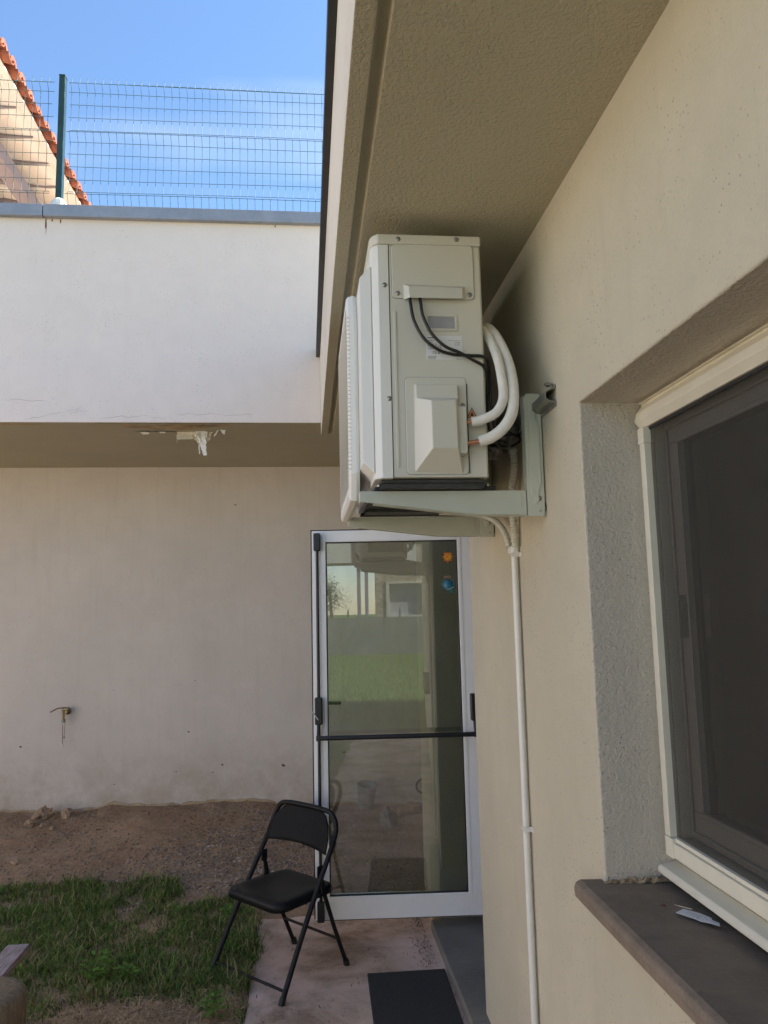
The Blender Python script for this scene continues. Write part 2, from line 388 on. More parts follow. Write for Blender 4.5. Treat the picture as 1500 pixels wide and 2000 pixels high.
# ------------------------------------------------------------------ main building
HS = 1.19           # soffit
WX = .73; YE = 5.14; YB = -5.0
mbld = thing('main_building', (WX, 1.3, G), 'cream plastered building on the right with window, glass door and deep roof overhang', 'building')
WY0, WY1, WZ0, WZ1 = .30, 1.948, -.70, .540
DY0, DY1, DZ1 = 3.405, 4.54, .56
def holed(x0, x1, ycuts, zcuts, holes):
    m = MB()
    def inside(ya, yb, za, zb): return any(h[0] - 1e-6 <= ya and yb <= h[1] + 1e-6 and h[2] - 1e-6 <= za and zb <= h[3] + 1e-6 for h in holes)
    for i in range(len(ycuts) - 1):
        for j in range(len(zcuts) - 1):
            a, b, c, d = ycuts[i], ycuts[i + 1], zcuts[j], zcuts[j + 1]
            if inside(a, b, c, d): continue
            for x in (x0, x1): m.add([(x, a, c), (x, b, c), (x, b, d), (x, a, d)], [(0, 1, 2, 3)])
            for (ya, yb, za, zb), q in (((ycuts[i - 1] if i else None, a, c, d), [(a, c), (a, d)]), ((b, ycuts[i + 2] if i + 2 < len(ycuts) else None, c, d), [(b, c), (b, d)]),
                                        ((a, b, zcuts[j - 1] if j else None, c), [(a, c), (b, c)]), ((a, b, d, zcuts[j + 2] if j + 2 < len(zcuts) else None), [(a, d), (b, d)])):
                if None in (ya, yb, za, zb) or inside(ya, yb, za, zb):
                    (p, q_), (r_, s_) = q; m.add([(x0, p, q_), (x1, p, q_), (x1, r_, s_), (x0, r_, s_)], [(0, 1, 2, 3)])
    return m
wl = holed(WX, WX + .30, [YB, WY0, WY1, DY0, DY1, YE], [G - .3, G + .02, WZ0, WZ1, DZ1, HS + .3], [(WY0, WY1, WZ0, WZ1), (DY0, DY1, G + .02, WZ0), (DY0, DY1, WZ0, WZ1), (DY0, DY1, WZ1, DZ1)])
wo = build(wl, 'wall', ['wall_plaster', 'reveal_plaster'], mbld, bevel=.007, merge=True)
for p in wo.data.polygons:      # the returns of the openings carry the coarser plaster
    c = p.center + worg(wo); n = p.normal
    if abs(n.x) < .3 and WX + .01 < c.x < WX + .29 and (WY0 - .01 <= c.y <= WY1 + .01 or DY0 - .01 <= c.y <= DY1 + .01) and c.z < .6: p.material_index = 1
build(MB().box(5.2, 5.5, YB, YE, G - .3, HS + .3).box(WX + .3, 5.2, YB, YB + .3, G - .3, HS + .3).box(WX + .3, 5.2, YE - .3, YE, G - .3, HS + .3), 'outer_wall', 'wall_plaster', mbld)
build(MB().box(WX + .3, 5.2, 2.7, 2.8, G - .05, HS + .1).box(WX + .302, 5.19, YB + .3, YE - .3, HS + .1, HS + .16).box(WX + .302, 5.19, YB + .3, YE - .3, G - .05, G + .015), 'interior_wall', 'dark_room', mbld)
XF = .104
prof = [(XF, HS), (.152, HS), (.154, HS + .016), (.178, HS + .016), (.180, HS), (.80, HS), (.80, HS + .25), (5.4, HS + .25), (5.4, 1.745), (XF, 1.745)]
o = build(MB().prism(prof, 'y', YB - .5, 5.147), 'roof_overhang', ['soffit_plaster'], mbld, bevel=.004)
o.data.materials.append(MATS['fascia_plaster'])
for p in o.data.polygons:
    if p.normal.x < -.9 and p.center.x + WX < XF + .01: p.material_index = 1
build(MB().prism([(.076, 1.735), (.1025, 1.735), (.1025, 1.747), (.5, 1.765), (.5, 1.80), (.076, 1.80)], 'y', YB - .52, 5.135), 'roof_flashing', 'flashing_black', mbld, bevel=.002)
# slate sill
sill = MB().prism([(.660, -.722), (.667, -.727), (WX + .24, -.727), (WX + .24, -.695), (.676, -.682), (.663, -.688), (.658, -.70)], 'y', .2, 1.975)
build(sill, 'window_sill', 'slate_sill', mbld, bevel=.004, merge=True)
# door step
st = MB().prism([(.655, 2.9), (.655, 4.40), (.73, 4.42), (1.02, 4.40), (1.02, 3.41), (.735, 3.41), (.735, 2.9)], 'z', G - .05, G + .055)
build(st, 'door_step', 'slate_step', mbld, bevel=.006)
build(MB().prism([(.668, 4.41), (.73, 4.435), (.73, 4.62), (.665, 4.6)], 'z', G - .05, G + .045), 'wall_footing', 'foundation', mbld, bevel=.01)

# window
wx = .905
win = MB()
def ringbox(m, x0, x1, ya, yb, za, zb, wy, wt, wb):
    m.box(x0, x1, ya, yb, zb - wt, zb); m.box(x0, x1, ya, yb, za, za + wb)
    m.box(x0, x1, ya, ya + wy, za + wb, zb - wt); m.box(x0, x1, yb - wy, yb, za + wb, zb - wt); return m
ringbox(win, wx + .01, wx + .10, WY0, WY1, -.64, WZ1, .045, .06, .06)
W = build(win, 'window', 'window_frame', mbld, bevel=.003)
build(MB().prism([(wx - .028, .482), (wx - .012, .463), (wx + .011, .463), (wx + .011, .539), (wx - .004, .539), (wx - .006, .525), (wx - .022, .505)], 'y', WY0, WY1 - .012).box(wx - .016, wx - .0055, WY0, WY1 - .02, .530, .5325), 'screen_cassette', 'window_frame', W, bevel=.001)
build(MB().box(wx - .02, wx + .009, WY1 - .045, WY1 - .018, -.572, .455).box(wx - .023, wx + .009, WY1 - .049, WY1 - .016, .42, .462).box(wx - .005, wx + .0095, WY1 - .0172, WY1, -.60, .46), 'screen_guide', 'window_frame', W, bevel=.0015)
build(MB().box(wx - .018, wx + .0095, WY0, WY1 - .05, -.617, -.583).box(wx - .012, wx + .009, WY0, WY1 - .03, -.582, -.572).box(wx - .022, wx - .004, WY1 - .06, WY1 - .02, -.62, -.573), 'screen_bottom_rail', 'window_frame', W, bevel=.0015)
build(MB().add([(wx - .002, WY0, -.58), (wx - .002, WY1 - .046, -.58), (wx - .002, WY1 - .046, .47), (wx - .002, WY0, .47)], [(0, 1, 2, 3)]), 'fly_screen', 'fly_mesh', W, recalc=False)
build(MB().box(wx - .006, wx - .0025, WY0, WY1 - .05, .455, .4625), 'screen_gasket', 'black_rubber', W)
sash = MB(); ringbox(sash, wx + .035, wx + .075, WY0 + .02, WY1 - .05, -.575, .47, .07, .06, .07)
ringbox(sash, wx + .026, wx + .0345, WY0 + .035, WY1 - .068, -.558, .453, .006, .006, .006)
ringbox(sash, wx + .028, wx + .034, WY0 + .08, WY1 - .115, -.51, .415, .012, .012, .012)
build(sash, 'sash', 'window_sash', W, bevel=.004)
build(MB().box(wx + .015, wx + .034, WY1 - .122, WY1 - .108, -.085, .0).box(wx + .012, wx + .03, WY1 - .119, WY1 - .112, -.02, .02), 'sash_hinge', 'steel', W)
build(MB().box(wx + .05, wx + .062, WY0 + .08, WY1 - .12, -.51, .41), 'glass_pane', 'window_glass', W)
tag(build(MB().tube(smoothpath([(1.05, 1.70, -.22), (1.08, 1.60, -.19), (1.10, 1.48, -.24), (1.12, 1.38, -.36), (1.13, 1.30, -.55)]), .0022, 6), 'hanging_cable', 'white_pvc', org=(1.05, 1.7, -.22)), 'thin pale cable curving down just inside the dark window', 'cable')
# aluminium inner sill
al = MB().prism([(.866, -.664), (.867, -.653), (.873, -.647), (wx + .012, -.640), (wx + .012, -.652), (.880, -.6585), (.874, -.668)], 'y', WY0, WY1 - .004)
build(al, 'metal_sill', 'window_frame', mbld, bevel=.002)
# mortar blobs in the sill corner
mo = MB()
for i in range(26):
    t = i / 25; x = .735 + .15 * t; s_ = .006 + .006 * random.random()
    c = Vector((x, WY1 - .004, -.684 + .002 * random.random())); v = [c + Vector((random.uniform(-1, 1) * s_ * 1.4, random.uniform(-1, .2) * s_, random.uniform(-.8, 1) * s_)) for _ in range(8)]
    mo.add(v, [(0, 1, 2), (2, 3, 4), (4, 5, 6), (6, 7, 0), (0, 2, 4), (4, 6, 0), (1, 3, 5), (5, 7, 1)])
build(mo, 'mortar_joint', 'foundation', mbld)

# glass door: opened outwards, hinge on the far jamb
D = bpy.data.objects.new('door', None)
DH = Vector((.935, 4.335, -1.635)); TH = R(-4.0)
dm = MB(); DW, DHt = .905, 2.085
# local: x negative to the left, y negative towards the viewer
def dbox(m, x0, x1, y0, y1, z0, z1): return m.box(x0, x1, y0, y1, z0, z1)
dbox(dm, -DW, -DW + .077, -.048, 0, 0, DHt); dbox(dm, -.082, 0, -.048, 0, 0, DHt)
dbox(dm, -DW + .077, -.082, -.048, 0, 0, .118); dbox(dm, -DW + .077, -.082, -.048, 0, DHt - .064, DHt)
me = bpy.data.meshes.new('door')
D = build(dm, 'door', 'door_aluminium', mbld, bevel=.0015, local=True)
D.location = DH - Vector(mbld.location); D.rotation_euler = (0, 0, TH)
def dpart(m, name, mat, bevel=0): return build(m, name, mat, D, bevel=bevel, local=True)
gl0, gl1, gz0, gz1 = -DW + .077, -.082, .118, DHt - .064
dpart(MB().box(gl0 + .004, gl1 - .004, -.030, -.018, gz0 + .004, gz1 - .004), 'glass_pane', 'door_glass')
gk = MB()
for x0, x1, z0, z1 in ((gl0, gl0 + .006, gz0, gz1), (gl1 - .006, gl1, gz0, gz1), (gl0 + .006, gl1 - .006, gz0, gz0 + .006), (gl0 + .006, gl1 - .006, gz1 - .006, gz1)): gk.box(x0, x1, -.044, -.031, z0, z1)
dpart(gk, 'glazing_gasket', 'black_rubber')
bd = MB()
for x0, x1, z0, z1 in ((-.0745, -.0815, gz0 - .018, gz1 + .018), ): pass
for x0, x1, z0, z1 in ((gl0 - .020, gl0 - .001, gz0 - .02, gz1 + .02), (gl1 + .001, gl1 + .020, gz0 - .02, gz1 + .02), (gl0, gl1, gz0 - .02, gz0 - .001), (gl0, gl1, gz1 + .001, gz1 + .02)): bd.box(x0, x1, -.0505, -.0475, z0, z1)
dpart(bd, 'glazing_bead', 'door_aluminium', .0008)
dpart(MB().box(-DW - .008, -DW - .0005, -.030, -.002, 0, DHt + .006).box(-DW - .008, 0, -.030, -.002, DHt + .0005, DHt + .008).box(-DW, 0, -.03, -.01, -.010, -.0005), 'edge_seal', 'black_rubber')
rx = -DW + .030
dpart(MB().cyl((rx, -.066, .02), (rx, -.066, DHt - .03), .0085, seg=14), 'vertical_rod', 'black_plastic')
for z0, z1 in ((DHt - .115, DHt - .015), (.002, .10)):
    dpart(MB().box(rx - .019, rx + .019, -.092, -.0485, z0, z1), 'latch_box', 'black_plastic', .006)
barz = .955
def lockbox(x, name):
    m = MB().box(x - .021, x + .021, -.098, -.0485, 1.02, 1.165)
    return dpart(m, name, 'black_plastic', .007)
lockbox(rx, 'lock_box'); lockbox(-.020, 'lock_box')
for x in (rx, -.022):
    dpart(MB().tube(smoothpath([(x, -.085, 1.03), (x, -.105, .99), (x, -.125, barz)]), .010).box(x - .012, x + .012, -.137, -.113, barz - .014, barz + .014), 'bar_arm', 'black_plastic', .002)
dpart(MB().cyl((rx - .004, -.125, barz), (-.014, -.125, barz), .0125, seg=16), 'push_bar', 'black_plastic')
dpart(MB().tube(smoothpath([(-DW + .045, .0, 1.12), (-DW + .045, .035, 1.12), (-DW + .075, .05, 1.12), (-DW + .15, .05, 1.118)]), .010).box(-DW + .028, -DW + .062, .001, .010, 1.02, 1.18), 'lever_handle', 'black_plastic', .002)
dpart(MB().cyl((-DW + .03, -.112, 1.05), (-DW - .004, -.080, 1.09), .004), 'keeper', 'steel')

# ------------------------------------------------------------------ rear building
YU, ZS, YW = 5.15, 1.276, 6.762
rb = thing('rear_building', (-3, YU, G), 'pale plastered building across the back with grey metal coping over a shaded recess', 'building')
up_ = MB()
xsx = [-9] + [-4 + .1 * i for i in range(0, 46)] + [1, 3.6]
pr_ = [(YU, ZS), (6.95, ZS), (6.95, 1.6), (5.45, 1.6), (5.45, 2.715), (YU, 2.715)]
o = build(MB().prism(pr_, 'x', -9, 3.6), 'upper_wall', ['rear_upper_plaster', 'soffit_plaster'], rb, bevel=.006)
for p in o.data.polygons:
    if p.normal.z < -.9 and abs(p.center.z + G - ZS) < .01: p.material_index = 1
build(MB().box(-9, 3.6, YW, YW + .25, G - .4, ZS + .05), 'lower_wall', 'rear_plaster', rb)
build(MB().box(3.3, 3.55, YU + .3, YW, G - .4, ZS + .02), 'side_wall', 'rear_plaster', rb)
for x0, x1 in ((-9, -1.762), (-1.757, 3.6)):
    build(MB().prism([(YU - .045, 2.700), (YU - .002, 2.700), (YU - .002, 2.717), (5.50, 2.717), (5.50, 2.775), (YU - .045, 2.785)], 'x', x0, x1), 'coping', 'coping_metal', rb, bevel=.003)
# rust streaks under the coping joint, cracks, damaged arris, peeling paint
def ribbon(m, pts, wd, nrm):
    pts = [Vector(p) for p in pts]; nrm = Vector(nrm); v = []; n = len(pts)
    for i in range(n):
        d = (pts[min(i + 1, n - 1)] - pts[max(i - 1, 0)]).normalized(); s_ = d.cross(nrm) * wd * random.uniform(.5, 1.2) / 2 * (.35 if i in (0, n - 1) else 1)
        v += [pts[i] - s_, pts[i] + s_]
    return m.add(v, [(2 * i, 2 * i + 1, 2 * i + 3, 2 * i + 2) for i in range(n - 1)])
def jag(a, b, n, amp, ax=(0, 0, 1)):
    a = Vector(a); b = Vector(b); ax = Vector(ax)
    return [a + (b - a) * i / n + ax * random.uniform(-amp, amp) * (0 < i < n) for i in range(n + 1)]
yc = YU - .0012
for a, b, n in (((-1.84, yc, 1.30), (-1.58, yc, 1.345), 9), ((-1.58, yc, 1.345), (-1.48, yc, 1.385), 4), ((-1.56, yc, 1.345), (-1.44, yc, 1.355), 4), ((-1.38, yc, 1.308), (-1.05, yc, 1.322), 10), ((-1.05, yc, 1.322), (-.93, yc, 1.300), 4), ((-.86, yc, 1.336), (-.36, yc, 1.330), 12), ((-2.0, yc, 1.43), (-1.7, yc, 1.42), 6)):
    build(ribbon(MB(), jag(a, b, n, .008), .0012, (0, -1, 0)), 'plaster_crack', 'crack', rb, recalc=False)
rs = MB()
for x, l, w_ in ((-1.752, .07, .012), (-1.748, .11, .006), (-1.655, .03, .012), (-1.71, .02, .01), (-.2, .02, .008)):
    build(ribbon(MB(), [(x, yc, 2.700), (x + .002, yc, 2.70 - l * .5), (x, yc, 2.70 - l)], w_, (0, -1, 0)), 'rust_streak', 'rust', rb, recalc=False)
pl = MB(); zz = ZS - .0015
def patch(m, cx, cy, rx_, ry_, z, n=16, jit=.35):
    v = [(cx + rx_ * math.cos(2 * math.pi * i / n) * random.uniform(1 - jit, 1 + jit), cy + ry_ * math.sin(2 * math.pi * i / n) * random.uniform(1 - jit, 1 + jit), z) for i in range(n)]
    m.add(v, [tuple(range(n))])
for q in ((-.88, 5.27, .26, .085, zz, 26), (-1.19, 5.23, .05, .05, zz), (-.57, 5.22, .05, .05, zz - .0008), (-1.9, 5.19, .14, .025, zz), (-2.3, 5.2, .1, .03, zz)):
    pl = MB(); patch(pl, *q); build(pl, 'exposed_render', 'foundation', rb, recalc=False)
build(ribbon(MB(), jag((-1.19, 5.39, ZS - .003), (-.90, 5.40, ZS - .003), 12, .012, (0, 1, 0)), .022, (0, 0, 1)), 'render_gap', 'crack', rb, recalc=False)
build(ribbon(MB(), jag((-.80, 5.22, ZS - .003), (-.60, 5.23, ZS - .003), 9, .01, (0, 1, 0)), .02, (0, 0, 1)), 'render_gap', 'crack', rb, recalc=False)
build(ribbon(MB(), jag((-1.4, 5.165, ZS - .003), (-.3, 5.165, ZS - .003), 30, .006, (0, 1, 0)), .006, (0, 0, 1)), 'render_gap', 'crack', rb, recalc=False)
fl = MB()
def flake(m, cx, cy, wd, dp, curl, n=6, taper=.6, tw=0, thick=.0012):
    # a strip of paint hanging from the soffit, curling down
    L_, Rr = [], []
    for i in range(n + 1):
        t = i / n; w_ = wd * (1 - (1 - taper) * t) * random.uniform(.8, 1.15) / 2; z = ZS - .003 - dp * t; y = cy - curl * t * t
        x = cx + tw * t + random.uniform(-.004, .004); L_.append((x - w_, y + random.uniform(-.004, .004), z)); Rr.append((x + w_, y + random.uniform(-.004, .004), z + random.uniform(-.004, .004)))
    m.add(L_ + Rr, [(i, i + 1, i + n + 2, i + n + 1) for i in range(n)])
for q in ((-.842, 5.40, .125, .062, .03, 9, .9), (-.735, 5.40, .16, .085, .01, 9, .45, .012), (-.893, 5.42, .012, .075, .0, 5, .5, -.006), (-.765, 5.36, .010, .05, 0, 4, 1)):
    fl = MB(); flake(fl, *q); o = build(fl, 'peeling_paint', 'paint_flake', rb, recalc=False); o.modifiers.new('s', 'SOLIDIFY').thickness = .0012

for q in ((-.728, 5.385, .085, .135, .0, 9, .25, .008), (-.715, 5.385, .028, .175, .01, 9, .9, .012), (-.740, 5.38, .012, .165, .0, 7, .5, -.002), (-.575, 5.33, .035, .035, .01, 4, .5, .01), (-.615, 5.36, .012, .045, .01, 4, .7, -.02), (-1.0, 5.40, .05, .012, .0, 3, .6), (-1.12, 5.42, .06, .014, .0, 3, .7)):
    fl = MB(); flake(fl, *q); o = build(fl, 'peeling_paint_tip', 'paint_flake_white', rb, recalc=False); o.modifiers.new('s', 'SOLIDIFY').thickness = .0012

# crumbling foot of the lower wall
ft = MB(); n = 90
top = []; bot = []
for i in range(n + 1):
    x = -3.2 + i * (6.0 / n); g_ = ground_h(x, YW - .02)
    top.append((x, YW - .008, g_ + .004 + .022 * abs(fbm(x, 2, 4)) + .012 * random.random() ** 2)); bot.append((x, YW - .012, g_ - .12))
ft.v = top + bot; ft.f = [(i, i + 1, i + n + 2, i + n + 1) for i in range(n)]; ft.sm = [False] * n
m2 = build(ft, 'wall_footing', 'foundation', rb, recalc=False); sm_ = m2.modifiers.new('s', 'SOLIDIFY'); sm_.thickness = .012
# wall scuffs
sf = MB()
for x, z, s_ in ((-.72, -1.26, .02), (-.215, -1.285, .028), (-1.62, -.62, .01), (-.95, -.56, .01), (-.62, .94, .018), (-1.0, -.98, .02), (-2.35, -1.05, .02), (-1.1, -1.30, .012), (-.8, -1.32, .012), (-1.6, -1.38, .012), (.30, -1.2, .02), (.62, -1.3, .01)):
    v = [(x + s_ * .6 * random.uniform(.5, 1.2) * math.cos(a * .9), YW - .0012, z + s_ * .45 * random.uniform(.4, 1.2) * math.sin(a * .9)) for a in range(7)]; build(MB().add(v, [tuple(range(7))]), 'wall_scuff', 'crack', rb, recalc=False)

# ------------------------------------------------------------------ fence on the coping
YF = 5.215; ZB = 2.785
fn = thing('wire_fence', (-1.695, YF, ZB), 'green welded wire fence with one green post standing on the grey coping', 'fence')
def post(x):
    m = MB().box(x - .019, x + .022, YF - .02, YF + .035, ZB - .01, 3.80).box(x - .021, x + .024, YF - .022, YF + .037, 3.8005, 3.812)
    return m
for x in (-1.692, -4.25, .86):
    p = build(post(x), 'post', 'fence_post', fn, bevel=.004)
    sb = MB(); sb.lathe((x, YF + .005, ZB - .004), [(.062, 0), (.060, .03), (.055, .065), (.042, .085), (.030, .10), (.0, .102)], 14)
    build(sb, 'sealant_collar', 'sealant', p)
rows = [(3.762, 0), (3.735, -.035), (3.686, 0), (3.593, 0), (3.498, 0), (3.401, 0), (3.368, -.035), (3.308, 0), (3.217, 0), (3.124, 0), (3.029, 0), (2.940, 0), (2.905, -.035), (2.834, 0)]
for x0, x1 in ((-4.21, -1.745), (-1.645, .82)):
    m = MB()
    for i, (z, dy) in enumerate(rows):
        xa, xb = (x0, x1) if i % 2 == 0 else (x0 + .01, x1 - .012)
        sag = [(xa + (xb - xa) * k / 6, YF + dy, z + .003 * math.sin(k + i)) for k in range(7)]
        m.tube(sag, .0020, 6)
    x = x0 + .02
    while x < x1 - .01:
        pts = [(x, YF - .004, 3.80)] + [(x + random.uniform(-.001, .001), YF + dy - .004, z) for z, dy in rows] + [(x, YF - .004, 2.80)]
        m.tube(pts, .0017, 5); x += .0535
    build(m, 'mesh_panel', 'fence_wire', fn)

# ------------------------------------------------------------------ neighbour house behind
ze = 6.4; xe = -3.52
nh = thing('neighbour_house', (-7.5, 11, G), 'beige house with red clay roof tiles and scalloped eave behind the fence on the left', 'house')
build(MB().box(-12.5, -6.6, 7.6, 22, G - .2, ze + .3), 'wall', 'beige_plaster', nh)
sf = MB(); nyy = 420; nxx = 12; X0, X1 = -6.6, xe - .03
for j in range(nyy + 1):
    y = 7.0 + 15 * j / nyy; ph0 = 0
    for i in range(nxx + 1):
        x = X0 + (X1 - X0) * i / nxx
        ph = (y + .16 * math.sin(x * 2.1)) / .62; fr = ph - math.floor(ph); a = 1 - fr
        edge = 1 - (i / nxx) ** 5
        sf.v.append((x, y, ze + .06 - .17 * a * edge + .10 * (1 - i / nxx)))
sf.f = [(j * (nxx + 1) + i, j * (nxx + 1) + i + 1, (j + 1) * (nxx + 1) + i + 1, (j + 1) * (nxx + 1) + i) for j in range(nyy) for i in range(nxx) if abs(sf.v[j * (nxx + 1) + i][2] - sf.v[(j + 1) * (nxx + 1) + i][2]) < .05 or i > nxx - 3]; sf.sm = [True] * len(sf.f)
o = build(sf, 'eave_soffit', 'beige_plaster', nh, recalc=False); s_ = o.modifiers.new('s', 'SOLIDIFY'); s_.thickness = .05; s_.offset = 1
for k in range(12, 36):  # dark tubes across the soffit stand in for its curved shadow lines
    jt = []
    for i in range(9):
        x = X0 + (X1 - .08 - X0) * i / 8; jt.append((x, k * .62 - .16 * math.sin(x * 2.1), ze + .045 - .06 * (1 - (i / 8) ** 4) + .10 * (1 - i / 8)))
    build(MB().tube(smoothpath(jt, 3), [.012 + .045 * math.sin(min(q, 24 - q) / 24 * math.pi) ** 1 for q in range(25)], 8), 'eave_shadow_line', 'beam_paint', nh)
for x in (-4.08, -4.70, -5.4):
    build(MB().box(x - .10, x + .10, 7.0, 22, ze - .34, ze - .14), 'eave_beam', 'beam_paint', nh, bevel=.01)
tl = MB(); pit = .30; slope = .32
k = 0; y = 7.0
while y < 22:
    for rrow in range(14):
        xa = xe + .10 - rrow * .36; xb = xa - .42; za = ze + .07 + (xe + .10 - xa) * slope + .012; zb = za + .42 * slope - .012
        jy = random.uniform(-.018, .018); jz = random.uniform(-.014, .014)
        va = []; seg = 8
        for (xx, zz_, rr_) in ((xa, za, .105), (xb, zb, .09)):
            for s2 in range(seg + 1):
                a = math.pi * s2 / seg; va.append((xx, y + jy + rr_ * math.cos(a), zz_ + jz + .045 + rr_ * math.sin(a)))
            for s2 in range(seg, -1, -1):
                a = math.pi * s2 / seg; va.append((xx, y + jy + (rr_ - .05) * math.cos(a), zz_ + jz + .045 + (rr_ - .05) * math.sin(a)))
        L2 = 2 * (seg + 1)
        tl.add(va, [(q, q + 1, q + 1 + L2, q + L2) for q in range(L2 - 1)] + [(L2 - 1, 0, L2, 2 * L2 - 1)] + [(q, L2 - 1 - q, L2 - 2 - q, q + 1) for q in range(seg)], False)
        # channel tile between
        va = []
        for (xx, zz_, rr_) in ((xa + .03, za, .095), (xb, zb, .095)):
            for s2 in range(seg + 1):
                a = math.pi + math.pi * s2 / seg; va.append((xx, y + pit / 2 + rr_ * math.cos(a), zz_ + .05 + rr_ * .8 * math.sin(a)))
            for s2 in range(seg, -1, -1):
                a = math.pi + math.pi * s2 / seg; va.append((xx, y + pit / 2 + (rr_ - .014) * math.cos(a), zz_ + .05 + (rr_ - .014) * .8 * math.sin(a)))
        tl.add(va, [(q, q + 1, q + 1 + L2, q + L2) for q in range(L2 - 1)] + [(L2 - 1, 0, L2, 2 * L2 - 1)] + [(q, L2 - 1 - q, L2 - 2 - q, q + 1) for q in range(seg)], False)
    y += pit
build(tl, 'roof_tiles', 'roof_tile', nh, recalc=True)
build(MB().prism([(xe + .02, ze + .055), (xe + .02, ze + .075), (-9, ze + .075 + (9 + xe) * slope), (-12.6, ze + .2), (-12.6, ze + .05)], 'y', 7.0, 22), 'roof_deck', 'beige_plaster', nh)

# ------------------------------------------------------------------ air conditioner
AY0, AY1 = 2.25, 3.10; AXF, AXB = .206, .552; AZ0, AZ1 = .392, 1.160
ac = thing('air_conditioner', (.38, 2.68, .352), 'large cream outdoor air conditioning unit mounted under the roof overhang', 'air conditioner')
SC = .978          # the unit sits this much nearer than first measured
def part(m, n, mt, par=ac, bv=0, **k): return build(m, n, mt, par, bevel=bv, **k)
CZ = AZ1 - .035
casing = [(AXF + .055, AY0), (AXB - .006, AY0), (AXB, AY0 + .006), (AXB, AY1), (AXF + .055, AY1)]
cs = part(MB().prism(casing, 'z', AZ0, CZ), 'casing', 'ac_enamel', bv=.0015)
front = [(AXF + .054, AY0 - .002), (AXF + .054, AY1), (AXF + .004, AY1), (AXF, AY1 - .004), (AXF, AY0 + .032), (AXF + .006, AY0 + .014), (AXF + .022, AY0)]
fp = part(MB().prism(front, 'z', AZ0 - .003, CZ), 'front_panel', 'ac_front_enamel', bv=.0015)
part(MB().prism([(AXF - .002, AY0 + .034), (AXF + .005, AY0 + .011), (AXF + .022, AY0 - .005), (AXB + .002, AY0 - .004), (AXB + .003, AY1), (AXF - .002, AY1)], 'z', CZ + .0012, AZ1), 'top_cover', 'ac_enamel', bv=.006)
def raised(x0, x1, ya, yb, za, zb, ins, chz):
    # box with all four sides chamfered towards the outer face (x0)
    v = [(x1, ya, za), (x1, yb, za), (x1, yb, zb), (x1, ya, zb), (x0, ya + ins, za + chz), (x0, yb - ins, za + chz), (x0, yb - ins, zb - chz), (x0, ya + ins, zb - chz)]
    return MB().add(v, [(0, 1, 2, 3), (4, 7, 6, 5), (0, 4, 5, 1), (1, 5, 6, 2), (2, 6, 7, 3), (3, 7, 4, 0)])
part(raised(.172, AXF + .001, AY0 + .022, AY1 - .03, .408, 1.065, .010, .035), 'raised_front', 'ac_front_enamel', bv=.002)
# fan guard: octagonal deep frame with wire grille
GY0, GY1, GZ0, GZ1, ch = 2.40, 3.06, .345, 1.035, .085
def octo(e): 
    a, b, c, d = GY0 + e, GY1 - e, GZ0 + e, GZ1 - e; q = ch - e * .4
    return [(a + q * .35, c), (b - q * .35, c), (b, c + q), (b, d - q), (b - q * .35, d), (a + q * .35, d), (a, d - q), (a, c + q)]
oc = MB(); rings = [(.171, 0.004), (.160, 0), (.142, .004), (.137, .014), (.138, .034), (.150, .045), (.17, .045)]
for x, e in rings: oc.v += [(x, p[0], p[1]) for p in octo(e)]
for r_ in range(len(rings) - 1):
    for i in range(8): oc.f.append((r_ * 8 + i, r_ * 8 + (i + 1) % 8, (r_ + 1) * 8 + (i + 1) % 8, (r_ + 1) * 8 + i))
oc.sm = [False] * len(oc.f)
fg = part(oc, 'fan_guard', 'ac_front_enamel', bv=.003)
gr = MB(); yy = GY0 + .05
while yy < GY1 - .045: gr.cyl((.139, yy, GZ0 + .035), (.139, yy, GZ1 - .035), .0016, seg=5); yy += .0125
z_ = GZ0 + .05
while z_ < GZ1 - .045: gr.cyl((.136, GY0 + .032, z_), (.136, GY1 - .032, z_), .0016, seg=5); z_ += .0125
part(gr, 'grille', 'ac_front_enamel', fg)
tk = MB(); z_ = GZ0 + .10
while z_ < GZ1 - .09: tk.box(.1375, .145, GY0 - .0016, GY0 + .002, z_, z_ + .0022); z_ += .0135
part(tk, 'grille_clip', 'ac_enamel', fg)
part(MB().box(.275, .548, AY1 + .0006, AY1 + .012, .43, 1.10).box(AXB + .0006, AXB + .010, AY0 + .12, AY1 - .01, .43, 1.10), 'condenser_coil', 'dark_pan')
part(MB().box(.1715, .1735, GY0 + .06, GY1 - .06, GZ0 + .06, GZ1 - .06), 'fan_recess', 'dark_pan', fg)
def seam(m, pts, w_, y):
    n = len(pts); c = Vector((sum(p[0] for p in pts) / n, sum(p[1] for p in pts) / n)); v = []
    for p in pts: v.append((p[0], y, p[1]))
    for p in pts:
        d = Vector(p) - c; v.append((p[0] + (w_ if d.x > 0 else -w_), y, p[1] + (w_ if d.y > 0 else -w_)))
    m.add(v, [(i, (i + 1) % n, n + (i + 1) % n, n + i) for i in range(n)]); return m
yG = AY0 - .0006
part(seam(MB(), rrect(.270, .527, .951, 1.126, .012), .0016, yG), 'panel_gap', 'label_grey', recalc=False)
part(seam(MB(), rrect(.302, .490, .400, .700, .012), .0016, yG), 'panel_gap', 'label_grey', recalc=False)
part(MB().box(.2605, .2622, AY0 - .0008, AY0 + .0004, AZ0, CZ), 'panel_gap', 'ink')
part(MB().box(.262, .548, AY0 - .0007, AY0 + .0004, CZ - .0016, CZ - .0002), 'panel_gap', 'label_grey')
part(MB().box(.4915, .4928, AY0 - .0042, AY0 + .0004, .402, .68), 'panel_gap', 'ink')
